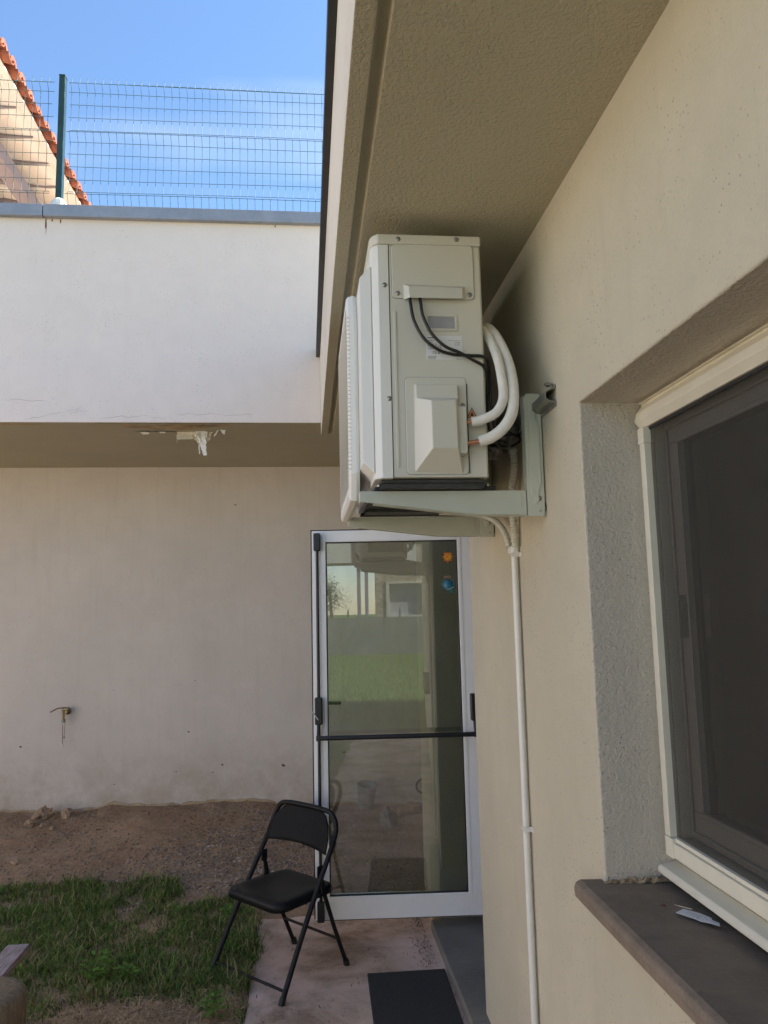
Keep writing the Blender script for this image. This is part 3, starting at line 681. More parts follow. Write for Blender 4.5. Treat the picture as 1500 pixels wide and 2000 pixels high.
# side features on the face y = AY0
def slab(pts, y0, y1): return MB().prism(pts, 'y', y0, y1)
yS = AY0
part(slab(rrect(.270, .527, .951, 1.126, .012), yS - .004, yS + .001), 'terminal_cover', 'ac_enamel', bv=.002)
hood = MB(); hx0, hx1, hz0, hz1 = .305, .498, .946, .992
hood.add([(hx0, yS - .004, hz0), (hx1, yS - .004, hz0), (hx1, yS - .004, hz1), (hx0, yS - .004, hz1 + .004), (hx0 + .016, yS - .026, hz0 - .002), (hx1 - .014, yS - .026, hz0 - .002), (hx1 - .012, yS - .020, hz1 - .012), (hx0 + .014, yS - .020, hz1 - .010)],
         [(4, 5, 6, 7), (0, 4, 7, 3), (1, 2, 6, 5), (2, 3, 7, 6)])
part(hood, 'cable_hood', 'ac_enamel', recalc=False)
part(slab([(.276, .420), (.280, .424), (.280, .905), (.276, .909), (.272, .905), (.272, .424)], yS - .0035, yS + .001), 'pressed_rib', 'ac_enamel', bv=.001)
# handle recess
hr = MB(); a0, a1, c0, c1 = .378, .462, .856, .894
for x0, x1, z0, z1 in ((a0 - .008, a0, c0 - .008, c1 + .008), (a1, a1 + .008, c0 - .008, c1 + .008), (a0, a1, c0 - .008, c0), (a0, a1, c1, c1 + .008)): hr.box(x0, x1, yS - .004, yS + .001, z0, z1)
part(hr, 'handle_rim', 'ac_enamel', bv=.0015)
part(MB().add([(a0, yS - .0035, c0), (a1, yS - .0035, c0), (a1, yS - .0006, c1), (a0, yS - .0006, c1)], [(0, 1, 2, 3)]), 'hand_grip', 'label_grey', recalc=False)
# rating label with print
lb = part(slab([(.371, .757), (.484, .757), (.484, .833), (.371, .833)], yS - .0012, yS + .0003), 'rating_label', 'label_white')
def text(s, x, z, size, mat, par, y=yS - .0016, name='lettering', align='LEFT', bold=0):
    cu = bpy.data.curves.new('t', 'FONT'); cu.body = s; cu.size = size; cu.align_x = align; cu.offset = bold; cu.resolution_u = 2
    ob = bpy.data.objects.new('t', cu); col.objects.link(ob); ob.rotation_euler = (R(90), 0, 0)
    bpy.context.view_layer.update(); dg = bpy.context.evaluated_depsgraph_get()
    me_ = bpy.data.meshes.new_from_object(ob.evaluated_get(dg)); bpy.data.objects.remove(ob)
    me_.transform(Matrix.Rotation(R(90), 4, 'X')); me_.name = name
    oo = bpy.data.objects.new(name, me_); col.objects.link(oo); oo.parent = par; oo.location = Vector((x, y, z)) * SC - worg(par); oo.scale = (SC, SC, SC)
    me_.materials.clear(); me_.materials.append(MATS[mat]); return oo
text('CE', .390, .7755, .011, 'ink', lb); text('R32', .4405, .7735, .0085, 'ink', lb, bold=.0003)
pr2 = MB(); y0 = yS - .0016
def ln(m, x0, x1, z, h=.0011): m.add([(x0, y0, z), (x1, y0, z), (x1, y0, z + h), (x0, y0, z + h)], [(0, 1, 2, 3)])
for x0, x1, z, h in ((.375, .403, .7665, .0012), (.375, .400, .7630, .0012), (.375, .400, .7585, .0012), (.462, .482, .7585, .0012), (.375, .404, .8250, .0026), (.378, .398, .8180, .001), (.375, .392, .8125, .001), (.44, .480, .8175, .0007)): ln(pr2, x0, x1, z, h)
for x0, x1, z0, z1 in ((.438, .4575, .7715, .7825), (.461, .476, .803, .813)):
    for q in ((x0, x1, z0, z0 + .0007), (x0, x1, z1 - .0007, z1), (x0, x0 + .0007, z0, z1), (x1 - .0007, x1, z0, z1)): pr2.add([(q[0], y0, q[2]), (q[1], y0, q[2]), (q[1], y0, q[3]), (q[0], y0, q[3])], [(0, 1, 2, 3)])
for xx in (.467, .471): ln(pr2, xx, xx + .0007, .8045, .007)
for xx, ww in ((.4065, .0075), (.421, .0045)):
    for zz_ in (.7755, .779, .782): ln(pr2, xx, xx + ww, zz_, .0017)
pr2.add([(.4655, y0, .7725), (.479, y0, .7725), (.4722, y0, .784)], [(0, 1, 2)])
part(pr2, 'print', 'ink', lb, recalc=False)
pr3 = MB()
for i in range(6):
    for j in range(5):
        if random.random() < .75: x = .375 + i * .0075; ln(pr3, x, x + .0058, .790 + j * .0038, .0022)
part(pr3, 'fine_print', 'label_grey', lb, recalc=False)
# service (valve) cover
part(slab(rrect(.302, .490, .400, .700, .012), yS - .004, yS + .001), 'service_cover', 'ac_enamel', bv=.002)
bx = MB()
# outline (x,z) at the plate and at the protruding face
A = [(.329, .675), (.461, .675), (.461, .607), (.329, .607)]
outer = [(.329, .676), (.462, .676), (.462, .622), (.468, .600), (.470, .405), (.329, .405)]
mid_ = [(.331, .672), (.460, .672), (.460, .628), (.449, .612), (.452, .455), (.345, .625)]
yA = yS - .004; yB_ = yS - .030; yC = yS - .062
vs = [(.329, yA, .676), (.462, yA, .676), (.331, yB_ + .004, .672), (.459, yB_ + .004, .672), (.331, yB_, .628), (.459, yB_, .628),
      (.372, yC, .612), (.446, yC, .612), (.372, yC, .468), (.448, yC, .468), (.326, yA, .407), (.472, yA, .402), (.329, yA, .628), (.464, yA, .628), (.335, yB_ + .018, .618), (.462, yB_ + .018, .618)]
bx.add(vs, [(2, 3, 5, 4), (0, 1, 3, 2), (0, 2, 4, 12), (1, 13, 5, 3), (4, 5, 7, 6), (6, 7, 9, 8), (8, 9, 11, 10), (12, 4, 6, 8, 10), (13, 11, 9, 7, 5)])
part(bx, 'valve_cover', 'ac_enamel', bv=.003)
part(MB().prism([(.450, .475), (.458, .455), (.478, .455), (.481, .462), (.481, .600), (.450, .600)], 'y', yS - .042, yS - .0045), 'valve_box', 'ac_enamel', bv=.004)
def screw(m, x, z, y=yS - .004, r=.005): m.lathe((x, y, z), [(r * 1.9, 0), (r * 1.7, -.0012), (r, -.0015)], 14, 'y'); m.lathe((x, y, z), [(r, -.001), (r * .95, -.004), (0, -.0045)], 10, 'y')
for x, z, y in ((.2465, .9935, AY0 - .002), (.2535, .633, AY0 - .002), (.287, .966, yS - .004), (.512, .965, yS - .004), (.292, 1.1425, AY0 - .005), (.476, 1.145, AY0 - .005), (.478, .612, yS - .004)):
    m = MB(); screw(m, x, z, y, .0042); part(m, 'screw', 'steel')
tri = MB().add([(.489, yS - .0012, .574), (.523, yS - .0012, .574), (.506, yS - .0012, .607)], [(0, 1, 2)])
wsn = part(tri, 'warning_sticker', 'ink', recalc=False)
t2 = MB().add([(.4925, yS - .0016, .576), (.5195, yS - .0016, .576), (.506, yS - .0016, .6025)], [(0, 1, 2)]); part(t2, 'warning_field', 'warning_orange', wsn, recalc=False)
t3 = MB().add([(x_ + .006, y_, z_ + .002) for x_, y_, z_ in [(.4965, yS - .002, .5775), (.5035, yS - .002, .5775), (.505, yS - .002, .583), (.502, yS - .002, .5855), (.501, yS - .002, .591), (.497, yS - .002, .5865), (.4955, yS - .002, .582)]], [tuple(range(7))]); part(t3, 'flame_symbol', 'ink', wsn, recalc=False)
# dark base pan with ribs, feet
bp = MB().box(.225, .545, AY0 + .02, AY1 - .02, AZ0 - .014, AZ0 - .003)
bp.prism([(.24, AZ0 - .004), (.53, AZ0 - .004), (.545, AZ0 - .028), (.22, AZ0 - .028)], 'y', AY0 + .03, AY0 + .10)
bp.prism([(.24, AZ0 - .004), (.53, AZ0 - .004), (.545, AZ0 - .028), (.22, AZ0 - .028)], 'y', AY1 - .24, AY1 - .14)
for y in (2.45, 2.6, 2.72): bp.box(.26, .50, y, y + .02, AZ0 - .022, AZ0 - .0135)
part(bp, 'base_pan', 'dark_pan', bv=.003)
part(slab([(.300, AZ0 + .001), (.330, AZ0 + .001), (.322, AZ0 + .0)], yS - .003, yS), 'skirt', 'ac_enamel') if False else None
SC = 1.0
for y in (2.282, 2.90):
    part(MB().box(.205, .575, y - .018, y + .018, .3535, .366), 'rubber_foot', 'black_rubber', bv=.002)
    for x in (.218, .55): part(MB().cyl((x, y - .012, .366), (x, y - .012, .372), .007, seg=6), 'foot_bolt', 'steel')

# ------------------------------------------------------------------ wall bracket
br = thing('wall_bracket', (.70, 2.6, .28), 'grey green steel wall bracket with two arms carrying the air conditioner', 'bracket')
for yb in (2.264, 2.918):
    armp = [(.160, .352), (.160, .320), (.200, .316), (.500, .281), (.668, .277), (.668, .352)]
    arm = MB().prism(armp, 'y', yb, yb + .0025)
    arm.box(.160, .668, yb + .0025, yb + .038, .3495, .352)
    # lower flange follows the taper
    arm.prism([(.200, .316), (.200, .3135), (.500, .2785), (.668, .2745), (.668, .277), (.500, .281)], 'y', yb + .0026, yb + .038)
    arm.box(.1585, .1605, yb + .001, yb + .038, .318, .352)
    part(arm, 'arm', 'bracket_enamel', br, bv=.0012)
    upm = MB().prism([(.671, .272), (.722, .272), (.724, .30), (.726, .640), (.722, .655), (.680, .655), (.674, .640)], 'y', yb - .003, yb - .0003)
    upm.box(.6725, .6750, yb - .0003, yb + .036, .272, .65); upm.box(.7235, .7265, yb - .0003, yb + .036, .272, .645)
    u_ = part(upm, 'upright', 'bracket_enamel', br, bv=.001)
    part(MB().prism([(.682, .335), (.690, .328), (.690, .312), (.700, .310), (.706, .318), (.706, .345), (.716, .375), (.716, .55), (.706, .575), (.706, .62), (.684, .62)], 'y', yb - .0075, yb - .0025), 'pressed_panel', 'bracket_enamel', u_, bv=.002)
    part(MB().prism([(.648, .30), (.651, .30), (.651, .342), (.648, .342)], 'y', yb - .002, yb + .0003), 'arm_rib', 'bracket_enamel', u_, bv=.0005)
    for q in ((.7085, .326, yb - .0035, .0042), (.709, .288, yb - .0035, .0018)): m = MB(); screw(m, *q); part(m, 'screw', 'steel', u_)
    part(MB().cyl((.7265, yb + .016, .302), (.7298, yb + .016, .302), .018), 'rubber_stop', 'black_rubber', u_)
# top rail: hat-section running along the wall
rl = [(.7265, .652), (.7265, .640), (.7225, .638), (.706, .636), (.702, .630), (.702, .612), (.706, .606), (.7225, .604), (.7265, .602), (.7265, .590), (.7290, .590), (.7290, .604)]
c1 = [(.7292, .644), (.7292, .630), (.712, .6275), (.6995, .6195), (.6995, .6015), (.712, .594), (.7292, .592), (.7292, .578)]
c2 = [(.7268, .578), (.7268, .5895), (.711, .5915), (.6975, .600), (.6975, .621), (.711, .629), (.7268, .6315), (.7268, .644)]
railp = [(p[0] - .001, p[1]) for p in c1 + c2]
part(MB().prism(railp, 'y', 2.12, 3.02), 'rail', 'galvanised', br, bv=.0006)
part(MB().cyl((.709, 2.146, .650), (.720, 2.146, .650), .0075, seg=6).cyl((.703, 2.146, .650), (.728, 2.146, .650), .0035, seg=10), 'rail_bolt', 'steel', br)
# hat section passes in front of the upright slightly
for n_ in ('rail',): pass

# ------------------------------------------------------------------ pipes and cables
def hose(name, label, cat, pts, r, mat, seg=16, grp=None, k=10, org=None):
    m = MB().tube(smoothpath(pts, k), r, seg); o_ = build(m, name, mat, org=org or pts[0]); tag(o_, label, cat, grp); return o_
SC = .978
P1 = [(.496, 2.212, .5525), (.526, 2.205, .557), (.568, 2.197, .578), (.592, 2.200, .622), (.594, 2.215, .69), (.590, 2.24, .76), (.580, 2.28, .83), (.568, 2.33, .885), (.565, 2.40, .905), (.58, 2.55, .90)]
P2 = [(.517, 2.215, .4930), (.555, 2.205, .505), (.592, 2.197, .535), (.617, 2.197, .58), (.627, 2.21, .65), (.627, 2.24, .73), (.615, 2.27, .80), (.600, 2.32, .87), (.59, 2.40, .915), (.59, 2.55, .915)]
rp = thing('refrigerant_pipe', Vector(P1[0]) * SC, 'thinner white insulated pipe entering the unit beside the orange warning sticker', 'pipe', 'insulated pipes')
build(MB().tube(smoothpath(P1), .0145, 18), 'insulation', 'insulation', rp)
build(MB().cyl((.476, 2.216, .551), (.503, 2.2105, .5535), .0048), 'copper_end', 'copper', rp)
rp = thing('refrigerant_pipe', Vector(P2[0]) * SC, 'thicker white insulated pipe entering the unit lower down over bare copper', 'pipe', 'insulated pipes')
build(MB().tube(smoothpath(P2), .0172, 18), 'insulation', 'insulation', rp)
build(MB().cyl((.476, 2.223, .4885), (.524, 2.214, .4945), .0068), 'copper_end', 'copper', rp)
C1 = [(.322, 2.236, .955), (.324, 2.232, .925), (.333, 2.230, .872), (.362, 2.230, .817), (.405, 2.232, .783), (.450, 2.236, .770), (.505, 2.240, .768), (.548, 2.242, .765), (.566, 2.26, .745), (.575, 2.29, .69), (.580, 2.30, .62), (.60, 2.33, .53)]
C2 = [(.353, 2.236, .955), (.355, 2.230, .928), (.361, 2.228, .885), (.385, 2.226, .832), (.425, 2.226, .792), (.470, 2.228, .773), (.512, 2.234, .752), (.545, 2.240, .735), (.562, 2.26, .71), (.567, 2.30, .64), (.575, 2.32, .56), (.61, 2.35, .50)]
hose('power_cable', 'black cable hanging furthest left from the unit hood across its label', 'cable', C1, .0049, 'cable_black', 12, 'black cables on the unit')
hose('power_cable', 'black cable leaving the unit hood second from the left', 'cable', C2, .0049, 'cable_black', 12, 'black cables on the unit')
SC = 1.0
def corr(name, label, pts, r, par=None):
    sp = smoothpath(pts, 16); out = []; L_ = 0
    dense = []
    for i in range(len(sp) - 1):
        n_ = max(1, int((sp[i + 1] - sp[i]).length / .0016))
        for j in range(n_): dense.append(sp[i].lerp(sp[i + 1], j / n_))
    rr_ = [r * (1 + .13 * math.sin(i * 2 * math.pi / 5)) for i in range(len(dense))]
    o_ = build(MB().tube(dense, rr_, 12), name, 'corrugated_pvc', par, org=None if par else pts[0]); 
    if label: tag(o_, label, 'conduit')
    return o_
corr('corrugated_conduit', 'ribbed cream conduit rising behind the bracket to the wrapped cables', [(.712, 2.57, .205), (.710, 2.568, .262), (.705, 2.56, .33), (.70, 2.54, .40), (.70, 2.50, .47), (.690, 2.47, .53)], .0125)
corr('corrugated_conduit', 'ribbed cream conduit curving down left from under the unit into the wall pipe', [(.702, 2.615, .205), (.698, 2.63, .245), (.690, 2.68, .290), (.67, 2.75, .325), (.62, 2.83, .352), (.50, 2.86, .362)], .0105)
cp_ = thing('wall_conduit', (.712, 2.60, G), 'thin white plastic conduit running straight down the cream wall', 'conduit')
build(MB().cyl((.714, 2.595, .185), (.714, 2.595, G), .0112, seg=18), 'tube', 'white_pvc', cp_)
build(MB().prism(rrect(.699, .728, 2.575, 2.632, .012), 'z', .182, .208), 'junction_sleeve', 'white_pvc', cp_, bevel=.004)
for z in (.170, -.735):
    build(MB().prism([(.700, 2.578), (.7295, 2.578), (.7295, 2.560), (.7265, 2.560), (.7265, 2.575), (.700, 2.575)], 'z', z, z + .016).tube([(.714 + .0135 * math.cos(a), 2.595 + .0135 * math.sin(a), z + .008) for a in [R(q) for q in range(0, 361, 20)]], .003, 6).box(.722, .7295, 2.612, 2.63, z, z + .016), 'pipe_clip', 'white_pvc', cp_)
# plastic wrap behind
wr = MB(); wc = Vector((.665, 2.47, .555))
def blob(m, c, r, s, n=14, amp=.35, seed=0):
    o_ = len(m.v); 
    for i in range(n + 1):
        for j in range(2 * n):
            th = math.pi * i / n; ph = math.pi * j / n; d = Vector((math.sin(th) * math.cos(ph), math.sin(th) * math.sin(ph), math.cos(th)))
            k_ = 1 + amp * noise.noise(d * 2.3 + Vector((seed, 0, 0))) + amp * .5 * noise.noise(d * 6 + Vector((0, seed, 0)))
            m.v.append(tuple(Vector(c) + Vector((d.x * s[0], d.y * s[1], d.z * s[2])) * r * k_))
    for i in range(n):
        for j in range(2 * n):
            a = o_ + i * 2 * n + j; b = o_ + i * 2 * n + (j + 1) % (2 * n); m.f.append((a, b, b + 2 * n, a + 2 * n)); m.sm.append(True)
    return m
blob(wr, (.67, 2.46, .60), .045, (.7, .9, 1.1), seed=2, amp=.8); blob(wr, (.635, 2.60, .545), .06, (.9, 1.5, .45), seed=5, amp=.8)
pw = build(wr, 'plastic_wrap', 'grey_plastic_wrap', org=(.65, 2.5, .55)); tag(pw, 'crumpled grey plastic wrapping around cables behind the unit', 'plastic wrap')
tt = MB().tube([(.665 + .040 * math.cos(a), 2.44 + .035 * math.sin(a), .565 + .01 * math.sin(a * 2)) for a in [R(q) for q in range(0, 361, 15)]], .0035, 6).tube([(.672 + .038 * math.cos(a), 2.45 + .035 * math.sin(a), .548 - .012 * math.sin(a)) for a in [R(q) for q in range(0, 361, 15)]], .0035, 6)
build(tt, 'cable_tie', 'cable_black', pw)

# ------------------------------------------------------------------ folding chair
chc = Vector((-.125, 4.039, G + .004)); ang = R(-135.95)
cha = thing('folding_chair', chc, 'black metal folding chair standing in front of the open glass door', 'chair')
cha.rotation_euler = (0, 0, ang + R(-2.0))        # local +x is the sitting direction, +y its left side
def cpart(m, n, bv=0, mt='chair_metal', par=cha): return build(m, n, mt, par, bevel=bv, local=True)
def side(s):   # s = +1: the side nearest the viewer (local -y)
    return -s
# main U tube: foot - up - over the back - down
prof_ = [(.255, 0.0, .25), (.165, .170, .245), (.075, .325, .238), (-.02, .480, .232), (-.098, .61, .228), (-.125, .675, .222)]
Rp = [(a, -b, z) for a, z, b in prof_]; Lp = [(a - .02, b, z) for a, z, b in prof_]
top_ = [(-.140, -.190, .728), (-.145, -.13, .742), (-.146, 0, .746), (-.150, .13, .742), (-.150, .190, .728)]
cpart(MB().tube(smoothpath(Rp + top_ + Lp[::-1], 8), .0125, 14), 'back_frame')
bk = MB(); n1, n2 = 16, 10
for i in range(n1 + 1):
    u = -1 + 2 * i / n1
    for j in range(n2 + 1):
        t = j / n2; half = .218 - .004 * t
        zt = .742 - .11 * max(0, abs(u) - .55) ** 2 / .2; zb = .560 + .012 * (1 - u * u); z = zb + (zt - zb) * t
        half = .224 - .035 * max(0, (z - .69) / .05) ** 2 if z > .69 else .224
        a = -.068 - .42 * (z - .56) + .010 * t - .022 * (1 - u * u)
        bk.v.append((a, u * half, z))
for i in range(n1):
    for j in range(n2): q = i * (n2 + 1) + j; bk.f.append((q, q + n2 + 1, q + n2 + 2, q + 1)); bk.sm.append(True)
o_ = cpart(bk, 'backrest', mt='chair_panel'); s_ = o_.modifiers.new('s', 'SOLIDIFY'); s_.thickness = .008; s_.offset = 0
def seatshape(e):
    pts = []; w1, w2, x0, x1 = .205 - e, .190 - e, -.17 + e, .215 - e
    for cx, cy, a0, r_ in ((x1 - .06, w1 - .06, 0, .06), (x0 + .05, w2 - .05, 90, .05), (x0 + .05, -w2 + .05, 180, .05), (x1 - .06, -w1 + .06, 270, .06)):
        for i in range(6): a = R(a0 + 18 * i); pts.append((cx + r_ * math.cos(a), cy + r_ * math.sin(a)))
    return pts
se = MB(); lv = [(0, .360), (0, .385), (.004, .394), (.014, .399), (.04, .398), (.08, .394), (.13, .391)]
for e, z in lv:
    pts = seatshape(e) if e < .05 else [(p[0] * (1 - e * 3.2) + .02, p[1] * (1 - e * 3.2)) for p in seatshape(.04)]
    se.v += [(p[0], p[1], z + .012 * (p[0] < 0) * 0 + .03 * max(0, -(p[0] - .1)) * .35) for p in pts]
np_ = 24
for r_ in range(len(lv) - 1):
    for i in range(np_): se.f.append((r_ * np_ + i, r_ * np_ + (i + 1) % np_, (r_ + 1) * np_ + (i + 1) % np_, (r_ + 1) * np_ + i)); se.sm.append(True)
se.f.append(tuple(range((len(lv) - 1) * np_, len(lv) * np_))); se.sm.append(True); se.f.append(tuple(range(np_ - 1, -1, -1))); se.sm.append(False)
cpart(se, 'seat')
for s in (1, -1):
    y = -.212 * s
    cpart(MB().tube([(-.232 - .0 * s, -.195 * s, .0), (-.14, -.202 * s, .21), (-.062, y, .40), (-.045, y, .475)], .0105, 12), 'rear_leg')
    cpart(MB().box(-.062, -.026, y - .004, y + .004, .462, .515), 'hinge_plate', .003)
    cpart(MB().tube([(.02, -.222 * s, .38), (-.055, -.218 * s, .385), (-.045, y, .46)], .006, 8), 'hinge_link')
cpart(MB().cyl((.228, -.246, .045), (.208, .244, .045), .0068), 'front_crossbar'); cpart(MB().cyl((-.165, -.2, .145), (-.165, .2, .145), .0068), 'rear_crossbar')
for x, y in ((.255, -.25), (.235, .25), (-.232, -.195), (-.232, .195)):
    cpart(MB().cyl((x, y, -.002), (x - .012 * (1 if x > 0 else -.6), y * .995, .028), .0155, .0145, 14), 'foot_cap', mt='black_rubber')

# ------------------------------------------------------------------ doormat
mt_ = MB().box(-.19, .185, -.62, .225, .0, .012)
dmx = build(mt_, 'doormat', 'mat_rubber', bevel=.004, local=True); dmx.location = (.455, 3.69, G + .0045); dmx.rotation_euler = (0, 0, R(-1))
tag(dmx, 'black ribbed rubber doormat lying beside the slate door step', 'doormat')

# ------------------------------------------------------------------ tap
tp = thing('wall_tap', (-1.99, YW, -.765), 'small weathered brass tap fixed to the shaded back wall', 'tap')
build(MB().cyl((-1.985, YW - .001, -.775), (-1.985, YW - .075, -.775), .016, seg=12).lathe((-1.985, YW - .012, -.775), [(.028, .01), (.028, -.004), (0.0, -.006)], 14, 'y').cyl((-2.0, YW - .07, -.76), (-2.0, YW - .07, -.85), .013, .010, 12).cyl((-2.01, YW - .06, -.755), (-1.965, YW - .06, -.755), .018, seg=10), 'body', 'brass', tp)
build(MB().cyl((-2.0, YW - .07, -.835), (-1.995, YW - .07, -.862), .017, .012, 12), 'spout', 'bucket_metal', tp)
build(MB().tube(smoothpath([(-1.985, YW - .07, -.745), (-2.03, YW - .08, -.742), (-2.06, YW - .085, -.752), (-2.098, YW - .09, -.772)]), .0045, 8), 'lever', 'rust', tp)
st_ = thing('hanging_string', (-1.995, YW - .07, -.87), 'thin brown string with a white knob dangling from the wall tap', 'string')
build(MB().cyl((-2.003, YW - .07, -.87), (-2.0, YW - .07, -1.04), .0022, seg=6).cyl((-1.985, YW - .06, -.83), (-1.992, YW - .06, -.975), .0018, seg=6), 'cord', 'rust', st_)
m = MB(); blob(m, (-2.0, YW - .07, -1.045), .009, (1, 1, 1), 6, 0); build(m, 'knob', 'paint_flake_white', st_)
m = MB(); blob(m, (-1.992, YW - .06, -.98), .006, (1, 1, 1), 6, 0); build(m, 'bead', 'black_rubber', st_)

# ------------------------------------------------------------------ suncatchers on the door glass
dM = Matrix.Translation(DH) @ Matrix.Rotation(TH, 4, 'Z')
def on_door(x, z): return dM @ Vector((x, -.034, z))
p = on_door(-.135, 1.925)
sc1 = thing('flower_suncatcher', p, 'small orange flower ornament stuck high on the door glass', 'ornament')
fl_ = MB(); pts = []
for i in range(40):
    a = 2 * math.pi * i / 40; r_ = .026 + .005 * math.cos(8 * a); pts.append((p.x + r_ * math.cos(a), p.z + r_ * math.sin(a) * 1.08))
build(fl_.prism(pts, 'y', p.y - .004, p.y), 'petals', 'orange_glass', sc1, bevel=.001)
ce = MB()
for i in range(8):
    a = 2 * math.pi * i / 8; c_ = (p.x + .012 * math.cos(a), p.y - .005, p.z + .012 * math.sin(a)); ce.lathe(c_, [(.005, .001), (.004, -.001), (0, -.002)], 8, 'y')
build(ce, 'centre', 'yellow_glass', sc1)
cd_ = MB()
for a in (95, 155, 250, 290): c_ = (p.x + .027 * math.cos(R(a)), p.y - .002, p.z + .03 * math.sin(R(a))); build(MB().lathe(c_, [(.0045, .002), (.0045, -.002), (0, -.002)], 8, 'y'), 'bead', 'black_plastic', sc1)
p = on_door(-.137, 1.765)
sc2 = thing('blue_suncatcher', p, 'round blue and teal glass ornament with a bow hanging on the door glass', 'ornament')
build(MB().lathe((p.x, p.y - .001, p.z), [(.030, .002), (.030, -.002), (0, -.003)], 28, 'y'), 'disc', 'blue_glass', sc2)
build(MB().tube([(p.x + .034 * math.cos(R(a)), p.y - .003, p.z + .006 + .038 * math.sin(R(a))) for a in range(-60, 215, 8)], .0028, 8), 'ring', 'teal_glass', sc2)
build(MB().prism([(p.x - .022, p.z - .02), (p.x + .03, p.z - .012), (p.x + .026, p.z - .035), (p.x + .018, p.z - .056), (p.x + .008, p.z - .04)], 'y', p.y - .006, p.y - .0035), 'tail', 'teal_glass', sc2, bevel=.001)
build(MB().tube(smoothpath([(p.x - .01, p.y - .008, p.z - .022), (p.x + .008, p.y - .008, p.z - .023), (p.x + .018, p.y - .008, p.z - .014), (p.x + .03, p.y - .008, p.z - .013)]), .0013, 6), 'wing_line', 'paint_flake_white', sc2)
bw = MB()
for s in (-1, 1): bw.tube([(p.x - .004 + s * (.010 + .008 * math.cos(R(a))), p.y - .005, p.z + .046 + .006 * math.sin(R(a))) for a in range(0, 361, 24)], .003, 6)
build(bw, 'bow', 'gold_bow', sc2)

# ------------------------------------------------------------------ card on the sill
cx, cy, cz = .848, 1.70, -.6885
cdn = thing('paper_card', (cx, cy, cz + .006), 'torn white paper card with faint print lying on the slate window sill', 'card')
def on_card(u, v_, h=0):   # u along the card, v across
    a = R(-62); return (cx - .006 + u * math.cos(a) - v_ * math.sin(a) - .0, cy + u * math.sin(a) + v_ * math.cos(a), cz + .008 + h)
shape = [(a_ * 1.2, b_ * 1.3) for a_, b_ in [(-.035, -.014), (-.038, .010), (-.006, .015), (.018, .013), (.024, .006), (.040, .004), (.048, -.006), (.030, -.008), (.016, -.014), (.006, -.012)]]
cm = MB(); n = len(shape); v = [on_card(*s_) for s_ in shape] + [on_card(*s_, .0008) for s_ in shape]
cm.add(v, [tuple(range(n - 1, -1, -1)), tuple(range(n, 2 * n))] + [(i, (i + 1) % n, (i + 1) % n + n, i + n) for i in range(n)])
build(cm, 'sheet', 'paper', cdn)
ck = MB()
for i in range(6):
    for j in range(2):
        u = -.026 + i * .006; v_ = -.004 + j * .007; ck.add([on_card(u, v_, .0014), on_card(u + .0035, v_ + .001, .0014), on_card(u + .003, v_ + .004, .0014), on_card(u + .0005, v_ + .003, .0014)], [(0, 1, 2, 3)])
build(ck, 'print', 'label_grey', cdn, recalc=False)
ck = MB()
for u, v_, s_ in ((.004, -.010, .004), (.012, .005, .003), (.022, -.004, .003), (.03, -.002, .0025), (.036, .001, .002), (.018, -.008, .002)):
    ck.add([on_card(u, v_, .0018), on_card(u + s_, v_, .0018), on_card(u + s_, v_ + s_ * .6, .0018), on_card(u, v_ + s_ * .6, .0018)], [(0, 1, 2, 3)])
build(ck, 'stain', 'ink', cdn, recalc=False)
# dead leaf and straw on the sill
m = MB().add([(.80, 1.80, -.6885), (.808, 1.794, -.684), (.812, 1.785, -.688), (.803, 1.782, -.686), (.797, 1.79, -.6875)], [(0, 1, 2, 3, 4)])
tag(build(m, 'dead_leaf', 'rust', org=(.80, 1.79, -.6885), recalc=False), 'tiny brown curled dead leaf on the slate window sill', 'leaf')
tag(build(MB().cyl((.835, 1.795, -.6895), (.862, 1.765, -.6895), .0009, seg=5), 'straw_stalk', 'paint_flake', org=(.84, 1.79, -.689)), 'thin pale straw stalk on the window sill beside the metal ledge', 'straw')

# ------------------------------------------------------------------ bench planks and stump (lower left)
wb = thing('plank_bench', (-1.3, 2.9, G), 'low bench of weathered grey planks at the lower left edge', 'bench')
for i, (x0, x1, ye) in enumerate(((-1.205, -1.120, 3.40), (-1.32, -1.235, 3.41), (-1.435, -1.35, 3.385))):
    build(MB().box(x0, x1, 2.35, ye, -1.325, -1.295), 'plank', 'weathered_wood', wb, bevel=.004)
for y in (2.45, 3.22): build(MB().box(-1.44, -1.15, y, y + .06, -1.385, -1.326), 'crosspiece', 'weathered_wood', wb, bevel=.004)
for x in (-1.42, -1.23):
    for y in (2.47, 3.23): build(MB().box(x, x + .045, y, y + .045, G, -1.3855), 'leg', 'weathered_wood', wb, bevel=.003)
sm2 = MB(); sc3 = (-1.135, 2.98); prof3 = [(0, .002), (.10, .002), (.125, -.004), (.138, -.02), (.142, -.06), (.140, -.2), (.145, -.35), (.15, -.46)]
sm2.lathe((sc3[0], sc3[1], -1.285), prof3, 30)
sm2.v = [(x + .006 * noise.noise(Vector((x * 9, y * 9, z * 4))), y + .006 * noise.noise(Vector((x * 9 + 5, y * 9, z * 4))), z) for x, y, z in sm2.v]
tag(build(sm2, 'tree_stump', 'stump_wood', org=(sc3[0], sc3[1], G)), 'rough brown wooden stump standing in front of the planks', 'stump')

